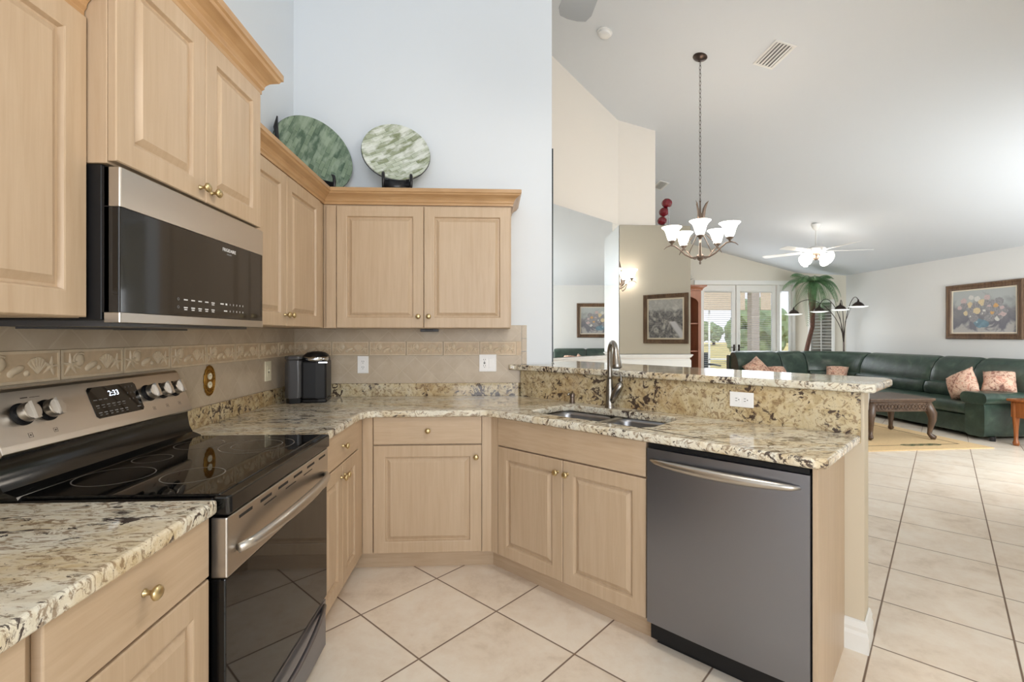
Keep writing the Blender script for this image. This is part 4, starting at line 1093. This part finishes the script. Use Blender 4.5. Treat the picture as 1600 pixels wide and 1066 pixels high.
# ceiling vents, detector ------------------------------------------------
def on_ceiling(x, y, ang=0):
    n = Vector((-.26, 0, -1)).normalized(); u = Vector((1, 0, -.26)).normalized(); v = n.cross(u)
    M4 = Matrix(((u.x, v.x, n.x, x), (u.y, v.y, n.y, y), (u.z, v.z, n.z, ceil_z(x) - .0005), (0, 0, 0, 1)))
    return M4 @ Rz(ang)
def vent(x, y, w, l, label):
    X = on_ceiling(x, y); t = thing('ceiling_vent', label, 'vent', (x, y, ceil_z(x)))
    m = MB(); b = .022
    m.box(-w / 2, w / 2, -l / 2, -l / 2 + b, 0, .008, X); m.box(-w / 2, w / 2, l / 2 - b, l / 2, 0, .008, X)
    m.box(-w / 2, -w / 2 + b, -l / 2 + b, l / 2 - b, 0, .008, X); m.box(w / 2 - b, w / 2, -l / 2 + b, l / 2 - b, 0, .008, X)
    m.build('vent_frame', M['white_metal'], t, bevel=.002)
    MB().box(-w / 2 + b, w / 2 - b, -l / 2 + b, l / 2 - b, 0, .001, X).build('backing', M['grey_print'], t)
    m = MB(); n = 5
    for k in range(n):
        q = -w / 2 + b + (k + .5) * (w - 2 * b) / n; m.box(-.013, .013, -l / 2 + b, l / 2 - b, -.0008, .0008, X @ Tr(q, 0, .0065) @ Ry(radians(28)))
    m.build('louvres', M['white_metal'], t)
vent(3.85, .80, .19, .36, 'white slatted vent on the sloping ceiling right of the chandelier')
vent(4.09, 4.25, .16, .36, 'small vent on the far ceiling just behind the plant ledge')
X = on_ceiling(2.416, 1.135); t = thing('smoke_detector', 'round white smoke detector on the ceiling above the mirror wall', 'smoke detector', (2.416, 1.135, ceil_z(2.416)))
m = MB(); m.lathe([(.072, 0), (.072, .01), (.066, .014)], 28, X); m.build('base', M['white_metal'], t, smooth='auto')
m = MB(); m.lathe([(.062, .014), (.058, .03), (.045, .038), (.02, .04), (1e-5, .04)], 28, X); m.build('cover', M['white_metal'], t, smooth='auto')

# fans ---------------------------------------------------------------
def fan(x, y, zb, R, name_label, ang, mat, bw=.075, lamps=True, rod=None):
    zt = ceil_z(x); t = thing('ceiling_fan', name_label, 'ceiling fan', (x, y, zb))
    m = MB(); m.lathe([(.02, zt - .10), (.05, zt - .07), (.07, zt - .02), (.07, zt + .0 - .0005)], 24, Tr(x, y, 0)); m.build('canopy', mat, t, smooth='auto')
    m = MB(); m.tube([(x, y, zt - .08), (x, y, zb + .10)], .012, 10); m.build('downrod', mat, t)
    m = MB(); m.lathe([(.05, zb - .03), (.12, zb - .025), (.135, zb), (.135, zb + .05), (.10, zb + .075), (.03, zb + .10)], 28, Tr(x, y, 0)); m.build('motor', mat, t, smooth='auto')
    for k in range(5):
        X = Tr(x, y, zb) @ Rz(ang + k * 2 * pi / 5) @ Rx(radians(9))
        m = MB(); m.box(.12, .24, -.018, .018, -.004, .004, X); br = m.build('blade_bracket', mat, t)
        m = MB(); out = [(.2, -.05), (.3, -.06), (R - .05, -bw), (R - .01, -bw * .8), (R, -.02), (R, .02), (R - .01, bw * .8), (R - .05, bw), (.3, .06), (.2, .05)]
        m.prism(out, .004, .010, X); m.build('blade', mat, br, bevel=.002)
    if lamps:
        m = MB(); m.lathe([(.03, zb - .13), (.05, zb - .1), (.06, zb - .05), (.05, zb - .03)], 20, Tr(x, y, 0)); lk = m.build('light_kit', M['pewter'] if mat != M['grey_blade'] else mat, t, smooth='auto')
        for k in range(4):
            X = Tr(x, y, zb - .075) @ Rz(ang + .55 + k * pi / 2) @ Tr(.09, 0, 0) @ Ry(radians(112))
            m = MB(); bell(m, X, 1.1); m.build('lamp_shade', M['shade'], lk, smooth=True)
        #light('fan_lamp', 'POINT', (x, y, zb - .27), 10, (1, .84, .66), rad=.1)
    return t
fan(6.555, 4.076, 2.665, .80, 'white ceiling fan with lit shades over the living room', radians(-14), M['white_metal'])
fan(1.72, -2.02, 2.62, .67, 'grey-bladed kitchen ceiling fan, one blade tip at the top edge', radians(94), M['grey_blade'], .068, False)

# ledge ornament -------------------------------------------------------
t = thing('ledge_ornament', 'stack of three red lacquer balls standing on the plant ledge', 'ornament', (3.66, 2.9, 2.723))
for k, (dx, r) in enumerate(((-.045, .062), (-.02, .066), (.02, .07))):
    m = MB(); zc = 2.723 + .065 + .055 + k * .118
    pr = [(r * sin(pi * j / 10), -r * .92 * cos(pi * j / 10)) for j in range(11)]; pr[0] = (1e-5, pr[0][1]); pr[-1] = (1e-5, pr[-1][1])
    m.lathe(pr, 9, Tr(3.66 + dx, 2.9, zc) @ Ry(.35) , cap=False); m.build('ball', M['red_glass'], t)
m = MB(); m.tube([(3.66 + .02, 2.86, 2.724), (3.66 + .03, 2.85, 2.86), (3.66 + .02, 2.86, 3.02)], .007, 8); m.lathe([(.05, 2.7225), (.05, 2.731), (.012, 2.738), (.01, 2.80)], 16, Tr(3.65, 2.9, 0)); m.build('stand', M['chrome'], t, smooth='auto')

# bookcase ----------------------------------------------------------
bx0, bx1, by0, by1 = 4.86, 5.74, 6.42, 6.893
t = thing('bookcase', 'tall cherry bookcase with arched top and crown beside the garden doors', 'bookcase', (5.3, 6.65, 0))
m = MB(); m.box(bx0, bx0 + .03, by0 + .02, by1, 0, 2.26); m.box(bx1 - .03, bx1, by0 + .02, by1, 0, 2.26); m.box(bx0, bx1, by1 - .015, by1, 0, 2.26); m.box(bx0 + .03, bx1 - .03, by0 + .03, by1 - .015, 2.24, 2.26); m.box(bx0 + .03, bx1 - .03, by0 + .03, by1 - .015, 0, .1); m.build('carcass', M['cherry'], t)
for z in (.55, .98, 1.56): MB().box(bx0 + .03, bx1 - .03, by0 + .03, by1 - .015, z, z + .025).build('shelf', M['cherry'], t, bevel=.003)
X = Matrix(((1, 0, 0, 0), (0, 0, 1, 0), (0, 1, 0, 0), (0, 0, 0, 1)))
m = MB(); c_ = (bx0 + bx1) / 2; hw = (bx1 - bx0) / 2
inner = [(c_ + (hw - .06) * cos(a), 2.0 + .16 * sin(a)) for a in [pi * i / 16 for i in range(17)]]
m.prism([(bx1, 0), (bx1, 2.26), (bx0, 2.26), (bx0, 0), (bx0 + .06, 0)] + inner[::-1] + [(bx1 - .06, 0)], by0, by0 + .0195, X); m.build('face_frame', M['cherry'], t, bevel=.002)
m = MB(); m.sweep([(0, 2.262), (.02, 2.262), (.025, 2.29), (.05, 2.32), (.085, 2.34), (.09, 2.37), (.0, 2.375)], [(bx0, by1), (bx0, by0), (bx1, by0), (bx1, by1)]); m.box(bx0, bx1, by0, by1, 2.355, 2.374)
m.build('crown', M['cherry'], t)
t = thing('potted_plant', 'small dark leafy plant on top of the cherry bookcase', 'plant', (5.47, 6.6, 2.3755))
m = MB(); m.lathe([(.05, 0), (.075, .09), (.08, .1), (.07, .1)], 16, Tr(5.47, 6.6, 2.3755)); m.build('pot', M['bark'], t, smooth='auto')
m = MB(); random.seed(5)
for k in range(40):
    a = random.random() * 6.28; el = random.uniform(.2, 1.4); L = random.uniform(.1, .22)
    p = Vector((5.47, 6.6, 2.47)); d = Vector((cos(a) * cos(el), sin(a) * cos(el), sin(el))); q = p + d * L; s_ = Vector((-sin(a), cos(a), 0)) * .022
    m.put([tuple(p + d * L * .2), tuple(p + d * L * .6 + s_), tuple(q), tuple(p + d * L * .6 - s_)], [(0, 1, 2, 3)])
m.build('leaves', M['leaf2'], t)
#@@SOFA
# ------------------------------------------------------------ sectional sofa
t = thing('sectional_sofa', 'dark green leather corner sofa along the far and right walls', 'sofa', (7.6, 5.2, 0))
def path_pt(s):
    """s along the back line: straight, quarter arc, straight"""
    L1 = 7.45 - 6.12; La = pi / 2 * 1.03
    if s < L1: return Vector((6.12 + s, 6.10)), Vector((0, -1))
    if s < L1 + La:
        a = (s - L1) / 1.03; return Vector((7.45 + 1.03 * sin(a), 5.07 + 1.03 * cos(a))), Vector((-sin(a), -cos(a)))
    return Vector((8.48, 5.07 - (s - L1 - La))), Vector((-1, 0))
L1 = 7.45 - 6.12; La = pi / 2 * 1.03
def loft(name, prof, s0, s1, parent=t, mat='leather', n=14, puff=.035, sub=0, wr=0):
    cu = sum(p[0] for p in prof) / len(prof); cz_ = sum(p[1] for p in prof) / len(prof)
    m = MB(); vs = []; fs = []; k = len(prof); L = s1 - s0
    ss = [0, .012, .035, .08] + [.08 + (L - .16) * i / n for i in range(1, n)] + [L - .08, L - .035, L - .012, L]
    for s in ss:
        e = min(s, L - s); sc = 1 - puff * 2.2 * (1 - min(1, e / .06)) ** 2
        p, nn = path_pt(s0 + s)
        for u, z in prof:
            u2 = cu + (u - cu) * sc; z2 = cz_ + (z - cz_) * sc
            if wr: z2 += wr * sin(9 * s + 7 * u) * .4
            vs.append((p.x + nn.x * u2, p.y + nn.y * u2, z2))
    for i in range(len(ss) - 1):
        for j in range(k): a, b = i * k + j, i * k + (j + 1) % k; fs.append((a, b, b + k, a + k))
    fs.append(tuple(range(k))); fs.append(tuple(reversed(range((len(ss) - 1) * k, len(ss) * k))))
    m.put(vs, fs); return m.build(name, M[mat], parent, smooth='auto')
def rnd(u0, u1, z0, z1, r, n=4):
    o_ = []
    for cx_, cz_, a0 in ((u1 - r, z0 + r, -90), (u1 - r, z1 - r, 0), (u0 + r, z1 - r, 90), (u0 + r, z0 + r, 180)):
        o_ += [(cx_ + r * cos(radians(a0 + 90 * i / n)), cz_ + r * sin(radians(a0 + 90 * i / n))) for i in range(n + 1)]
    return o_
BACK = [(.13, .36), (.10, .6), (.07, .85), (.08, .95), (.12, 1.0), (.19, 1.015), (.27, .99), (.34, .92), (.40, .8), (.43, .68), (.43, .6), (.46, .5), (.46, .40), (.36, .34)]
LUMB = [(.30, .40), (.30, .62), (.40, .66), (.50, .63), (.535, .55), (.52, .46), (.48, .42)]
LT = L1 + La + (5.07 - 2.59)
loft('base', rnd(.06, .93, .05, .30, .03), 0, LT + .0, n=30, puff=0)
loft('back_frame', rnd(.0, .10, .05, .93, .03), 0, LT + .3, n=30, puff=0)
cuts = [.02, .90, L1 + .12, L1 + La + .02, L1 + La + 1.40, L1 + La + 2.02, LT + .3]
for a, b in zip(cuts, cuts[1:]): loft('back_cushion', BACK, a + .006, b - .006)
cuts2 = [.02, .90, L1 + .1, L1 + La - .02, L1 + La + .72, L1 + La + 1.5, LT]
for i, (a, b) in enumerate(zip(cuts2, cuts2[1:])):
    pr = rnd(.44, 1.0 if i != 2 else .96, .30, .455, .06); loft('seat_cushion', pr, a + .006, b - .006)
for i, (a, b) in enumerate(zip(cuts, cuts[1:])):
    if i > 1: loft('lumbar_roll', LUMB, a + .01, min(b, LT) - .01)
# right arm
m = MB(); arm = []
Xa = Matrix(((0, 0, -1, 8.46), (1, 0, 0, 0), (0, 1, 0, 0), (0, 0, 0, 1)))
m.prism(rnd(2.34, 2.585, .05, .48, .05), 0.0, .97, Xa); m.build('arm_body', M['leather'], t, smooth='auto', bevel=.03, segs=3)
m = MB(); m.prism(rnd(2.29, 2.63, .46, .605, .07), -.0, .995, Xa); m.build('arm_pad', M['leather'], t, smooth='auto', bevel=.04, segs=3)
# left arm at the garden door end
m = MB(); m.box(6.03, 6.13, 5.1, 6.1, .05, .62); m.build('arm_end', M['leather'], t, bevel=.045, segs=4, smooth='auto')
m = MB()
for x, y in ((7.62, 2.36), (8.3, 2.36), (7.62, 4.9), (6.15, 5.25), (6.15, 6.0)): m.lathe([(.03, 0), (.03, .06)], 12, Tr(x, y, 0))
m.build('feet', M['stand_black'], t)

def cushion(loc, size, rot, label):
    me = MB(); n = 10; vs = []; fs = []
    for sgn in (1, -1):
        for i in range(n + 1):
            for j in range(n + 1):
                u = i / n * 2 - 1; v = j / n * 2 - 1
                h = .30 * size * ((1 - u * u) * (1 - v * v)) ** .5
                k = 1 - .10 * (1 - abs(u)) * abs(v) ** 3 ; k2 = 1 - .10 * (1 - abs(v)) * abs(u) ** 3
                vs.append((u * size / 2 * k2, v * size / 2 * k, sgn * h))
    N = (n + 1) ** 2
    for sgn in (0, 1):
        for i in range(n):
            for j in range(n):
                a = sgn * N + i * (n + 1) + j; f = (a, a + n + 1, a + n + 2, a + 1); fs.append(f if not sgn else f[::-1])
    X = Tr(*loc) @ rot; me.put(vs, fs, X); o = me.build('throw_pillow', M['cushion'], smooth=True, weld=True)
    return tag(o, label, 'pillow', 'patterned throw pillows on the sofa')
cushion((7.74, 2.86, .66), .38, Rz(radians(-92)) @ Rx(radians(72)) @ Rz(radians(32)), 'pink patterned pillow propped on its corner against the sofa arm')
cushion((7.98, 2.60, .72), .34, Rz(radians(-60)) @ Rx(radians(50)) @ Rz(radians(4)), 'pink patterned pillow lying square on the sofa arm, the rightmost')
cushion((6.38, 5.46, .68), .40, Rz(radians(0)) @ Rx(radians(66)) @ Rz(radians(34)), 'orange-pink pillow at the left end of the sofa, standing on a corner')
cushion((6.78, 5.43, .60), .34, Rz(radians(0)) @ Rx(radians(50)), 'orange-pink pillow lying low beside the corner-standing one')
cushion((7.82, 5.30, .60), .36, Rz(radians(-45)) @ Rx(radians(50)), 'orange-pink pillow in the sofa corner, just showing over the bar')

# coffee table ------------------------------------------------------
t = thing('coffee_table', 'dark carved coffee table with cabriole legs on the rug', 'coffee table', (6.5, 2.85, .012))
x0, x1, y0, y1 = 6.10, 6.90, 2.44, 3.05
RZ = .0125
m = MB(); m.box(x0 - .03, x1 + .03, y0 - .03, y1 + .03, .505, .535); m.box(x0 - .015, x1 + .015, y0 - .015, y1 + .015, .488, .505); m.build('table_top', M['dark_wood'], t, bevel=.008, segs=3)
m = MB(); m.box(x0 + .03, x1 - .03, y0, y0 + .025, .365, .488); m.box(x0 + .03, x1 - .03, y1 - .025, y1, .365, .488); m.box(x0, x0 + .025, y0 + .03, y1 - .03, .365, .488); m.box(x1 - .025, x1, y0 + .03, y1 - .03, .365, .488)
ap = m.build('apron', M['dark_wood'], t, bevel=.003)
m = MB()
F = frame(0, y0 - .0005, 0, 1, 0)
for k in range(8):
    a = x0 + .09 + k * .09
    for s in (1, -1): m.tube([(a - .045 + .09 * i / 8, .427 + s * .032 * sin(pi * i / 4 ), .004) for i in range(9)], .006, 6, F)
m.tube([(x0 + .05, .374, .004), (x1 - .05, .374, .004)], .006, 6, F); m.tube([(x0 + .05, .48, .004), (x1 - .05, .48, .004)], .006, 6, F)
m.build('carving', M['dark_wood'], ap, smooth=True)
for sx_, X_ in ((-1, x0), (1, x1)):
    for sy_, Y_ in ((-1, y0), (1, y1)):
        cxl, cyl = X_ - sx_ * .03, Y_ - sy_ * .03; d = Vector((sx_, sy_)).normalized()
        pts = [(-.01, .487), (.01, .40), (.045, .33), (.05, .25), (.03, .14), (.02, .07), (.05, .035), (.085, .024)]
        m = MB(); m.tube([(cxl + d.x * u, cyl + d.y * u, z + RZ - .001) for u, z in pts], [.045, .058, .055, .042, .028, .024, .034, .022], 12); m.build('leg', M['dark_wood'], t, smooth=True)
# end table, cut by the right edge
t = thing('end_table', 'honey-brown wooden end table cut off at the right edge', 'side table', (7.85, 1.95, 0))
x0, x1, y0, y1 = 7.64, 8.24, 1.72, 2.17
m = MB(); m.box(x0 - .03, x1 + .03, y0 - .03, y1 + .03, .53, .56); m.build('table_top', M['orange_wood'], t, bevel=.008, segs=3)
m = MB(); m.box(x0 + .02, x1 - .02, y0, y0 + .02, .40, .53); m.box(x0 + .02, x1 - .02, y1 - .02, y1, .40, .53); m.box(x0, x0 + .02, y0, y1, .34, .53); m.box(x1 - .02, x1, y0, y1, .40, .53); m.build('apron', M['orange_wood'], t)
for X_, Y_ in ((x0 + .03, y0 + .03), (x1 - .03, y0 + .03), (x0 + .03, y1 - .03), (x1 - .03, y1 - .03)):
    m = MB(); m.tube([(X_, Y_, .53), (X_, Y_, .36), (X_, Y_, .18), (X_, Y_, .07), (X_ - .01, Y_ - .01, .03), (X_ - .015, Y_ - .015, .001)], [.035, .036, .022, .02, .032, .026], 12); m.build('leg', M['orange_wood'], t, smooth=True)

# rug ----------------------------------------------------------------
M['rug'] = simple('cream rug', lin(214, 184, 138), .95, nz=(60, .08)); M['rug_line'] = simple('rug line', lin(70, 52, 40), .95); M['rug_green'] = simple('rug motif', lin(92, 96, 62), .95)
th = radians(3); XR_ = Tr(7.24, 2.0, 0) @ Rz(th)
rg = MB(); rg.box(-2.5, 0, 0, 2.4, .0005, .0105, XR_); rg = rg.build('area_rug', M['rug'], bevel=.003); tag(rg, 'cream area rug with dark border line under the coffee table', 'rug')
m = MB(); i_ = .21; w_ = .014
for q in ((-2.5 + i_, -i_, i_, i_ + w_), (-2.5 + i_, -i_, 2.4 - i_ - w_, 2.4 - i_), (-i_ - w_, -i_, i_ + w_, 2.4 - i_ - w_), (-2.5 + i_, -2.5 + i_ + w_, i_ + w_, 2.4 - i_ - w_)): m.box(*q, .0105, .0115, XR_)
m.build('border_line', M['rug_line'], rg)
m = MB()
for dx in (-.17, -.06, .06, .17):
    m.tube([(-.72 + dx + .075 * cos(a), i_ + .005 + .035 * sin(a), .0108) for a in [2 * pi * k / 12 for k in range(13)]], [(.016, .0015)] * 13, 6, XR_, (0, 0, 1))
m.build('border_motif', M['rug_green'], rg)

# palm ------------------------------------------------------------------
px, py = 7.97, 6.36
t = thing('palm_tree', 'tall artificial palm with drooping fronds behind the sofa corner', 'palm', (px, py, 0))
m = MB(); m.lathe([(.13, 0), (.17, .28), (.18, .30), (.15, .30), (.14, .27)], 20, Tr(px, py, 0.0)); m.lathe([(.14, .27), (1e-5, .272)], 20, Tr(px, py, 0), cap=False); m.build('pot', M['bark'], t, smooth='auto')
pts = [(px, py, .27), (px - .05, py, .8), (px + .03, py, 1.15), (px + .11, py - .02, 1.5), (px + .10, py - .03, 1.9), (px + .10, py - .03, 2.2), (px + .12, py - .03, 2.47)]
m = MB(); m.tube(pts, [.05, .045, .042, .04, .055, .08, .075], 12); m.build('trunk', M['bark'], t, smooth=True)
top = Vector((px + .12, py - .03, 2.46)); random.seed(11)
fl = [(180, .35, .85, .55), (200, .1, .75, .9), (225, -.1, .7, 1.0), (250, .0, .6, .95), (275, .15, .55, .8), (300, .3, .6, .7), (330, .45, .62, .7), (350, .45, .60, .8), (215, .5, .75, .5), (160, .5, .5, .5), (240, .55, .6, .4), (285, .6, .5, .3), (320, .2, .55, .9), (190, .6, .65, .3), (262, -.2, .5, .8), (232, .25, .8, .75)]
for an, el, L, dr_ in fl:
    a = radians(an); h = Vector((cos(a), sin(a), 0)); sd = Vector((-sin(a), cos(a), 0)); m = MB(); sp = []
    for i in range(15):
        s_ = i / 14; sp.append(top + h * (L * (s_ - .22 * s_ ** 3)) + Vector((0, 0, el * L * s_ - dr_ * s_ ** 2.2 * .9)))
    m.tube(sp, [.008 - .006 * i / 14 for i in range(15)], 5)
    for i in range(1, 15):
        for q in range(3):
            s_ = i + q / 3
            if s_ >= 14: continue
            p0 = sp[int(s_)].lerp(sp[int(s_) + 1], s_ - int(s_)); w = .17 * sin(pi * min(1, (s_ / 14) ** .7 * .96 + .04)) + .03
            dd_ = (sp[int(s_) + 1] - sp[int(s_)]).normalized()
            for sg_ in (-1, 1):
                e = p0 + sd * sg_ * w * .8 + dd_ * w * .55 + Vector((0, 0, -w * .5)); mid = p0.lerp(e, .45) + Vector((0, 0, .012)); wd = dd_ * .0065
                m.put([tuple(p0), tuple(mid - wd), tuple(e), tuple(mid + wd)], [(0, 1, 2, 3)])
    m.build('frond', M['leaf'], t)

# arc floor lamp --------------------------------------------------------------
lx, ly = 8.50, 6.0
t = thing('floor_lamp', 'dark floor lamp with four arching arms and domed shades behind the sofa', 'floor lamp', (lx, ly, 0))
m = MB(); m.lathe([(.15, 0), (.15, .02), (.02, .04)], 24, Tr(lx, ly, 0)); m.build('base', M['bronze'], t, smooth='auto')
m = MB(); m.tube([(lx, ly, .03), (lx, ly, 1.2)], .016, 8); m.build('pole', M['bronze'], t)
def raypt(u, v, y):
    a = (u - 800) / 740; dx, dy = a * cos(.0459) + sin(.0459), -a * sin(.0459) + cos(.0459); k = (y + 3.286) / dy
    return Vector((1.337 + dx * k, y, 1.33 - (v - 523.7) / 740 * k))
SH = [Vector((7.52, 5.95, 1.80)), Vector((7.98, 5.78, 1.83)), Vector((8.25, 5.45, 1.84)), Vector((8.42, 5.2, 1.88))]
SH = [raypt(1240, 491, 5.95), raypt(1280, 487, 5.82), raypt(1313, 484, 5.6), raypt(1341, 479, 5.30)]
for i, s_ in enumerate(SH):
    p0 = Vector((lx, ly, 1.15)); topz = s_.z + (.36, .28, .14, .14)[i]
    m = MB(); c1 = p0 + Vector((0, 0, .55)); c2 = Vector(((p0.x * .35 + s_.x * .65), (p0.y * .35 + s_.y * .65), topz + .25)); e = s_ + Vector((0, 0, .12))
    q = [((1 - u) ** 3) * p0 + 3 * u * (1 - u) ** 2 * c1 + 3 * u * u * (1 - u) * c2 + u ** 3 * e for u in [k / 16 for k in range(17)]]
    m.tube(q, .0065, 8); ar = m.build('arm', M['bronze'], t, smooth=True)
    m = MB(); m.lathe([(.10, .0), (.096, .02), (.078, .05), (.045, .078), (.018, .092), (.014, .12), (.004, .14)], 20, Tr(*s_), cap=False); m.build('lamp_shade', M['bronze'], ar, smooth=True)
    m = MB(); m.lathe([(1e-5, -.022), (.09, -.018), (.15, -.004), (.155, .0), (.14, .002), (1e-5, -.004)], 24, Tr(*s_), cap=False); m.build('glass_disc', M['shade_dim'], ar, smooth=True)
m = MB(); m.tube([(lx, ly, 1.1), (lx + .03, ly, 1.6), (lx + .12, ly - .1, 2.0)], [(.006, .006), (.01, .004), (.001, .001)], 6); m.tube([(lx, ly, 1.1), (lx - .05, ly, 1.5), (lx - .14, ly - .05, 1.85)], [(.006, .006), (.01, .004), (.001, .001)], 6); m.build('leaf_blades', M['bronze'], t, smooth=True)

#@@OUT
# ------------------------------------------------------------ outside
YG = YF + .16
struct(MB().box(-40, 70, YG, 90, -.25, -.16).build('ground', M['lawn']))
struct(MB().box(2, 14, YG, 10.6, -.16, -.03).build('lanai_floor', M['pavers']))
m = MB(); m.box(8.96, 9.20, 10.2, 10.45, -.0295, 2.75); tag(m.build('lanai_column', M['stucco'], bevel=.01), 'square stucco column seen through the garden doors', 'column')
m = MB()
for x in (5.2, 7.75, 9.9): m.box(x - .02, x + .02, 10.3, 10.34, -.0295, 2.75)
m.box(4, 12, 10.3, 10.34, .6, .64); m.box(4, 12, 10.3, 10.34, 2.71, 2.75)
tag(m.build('screen_frame', M['paint_trim']), 'white screen-enclosure frame beyond the garden doors', 'screen')
for x0, x1, z, lab in ((6.6, 8.75, 2.08, 'woven roller shade outside the left garden door'), (9.22, 9.52, 2.08, 'woven roller shade outside, right of the stucco column')):
    m = MB(); m.box(x0, x1, 10.18, 10.195, z, 2.74); m.tube([(x0, 10.187, z), (x1, 10.187, z)], .02, 8)
    tag(m.build('woven_shade', M['woven']), lab, 'shade')
struct(MB().box(2, 14, 10.12, 10.46, 2.751, 3.05).build('trim_4', M['stucco']))
t = thing('patio_chair', 'dark patio lounge chair outside the left garden door', 'chair', (6.9, 8.6, -.03))
m = MB(); m.box(6.5, 7.15, 8.4, 9.2, .30, .36); m.build('seat', M['charcoal'], t, bevel=.01)
m = MB(); m.box(6.5, 7.15, 9.1, 9.16, .36, .86); m.build('backrest', M['charcoal'], t, bevel=.01)
for x in (6.5, 7.11):
    for y in (8.4, 9.12): MB().box(x, x + .04, y, y + .04, -.0295, .30).build('leg', M['charcoal'], t)
    MB().box(x, x + .04, 8.4, 9.12, .54, .58).build('armrest', M['charcoal'], t)
random.seed(21)
def tree(x, y, h, label):
    t = thing('tree', label, 'tree', (x, y, -.16), 'far trees beyond the lawn' if 'far row' in label else None)
    m = MB(); m.tube([(x, y, -.16), (x + .1, y, h * .5), (x, y, h * .8)], [.22, .16, .08], 8); m.build('trunk', M['bark'], t, smooth=True)
    bm = bmesh.new()
    for k in range(9):
        r = random.uniform(.22, .34) * h; c = Vector((x + random.uniform(-.24, .24) * h, y + random.uniform(-.25, .25) * h, h * random.uniform(.30, .82)))
        g = bmesh.ops.create_icosphere(bm, subdivisions=3, radius=r, matrix=Matrix.Translation(c))
        for v in g['verts']: v.co += (v.co - c) * random.uniform(-.18, .18)
    m = MB(); m.put([tuple(v.co) for v in bm.verts], [tuple(v.index for v in f.verts) for f in bm.faces]) if bm.verts.index_update() is None else None
    bm.free(); m.build('crown', M['tree'], t)
for k, (x, y, h) in enumerate([(24 + 3.4 * i, 62 + 3 * (i % 2), 2.6 + (i * 37 % 5) * .2) for i in range(7)]):
    tree(x, y, h, 'leafy tree in the far row beyond the lawn')
tree(15.2, 20.5, 2.9, 'nearer small tree right of the stucco column outside'); tree(17.9, 24.5, 2.9, 'nearer small tree showing through the narrow right door')
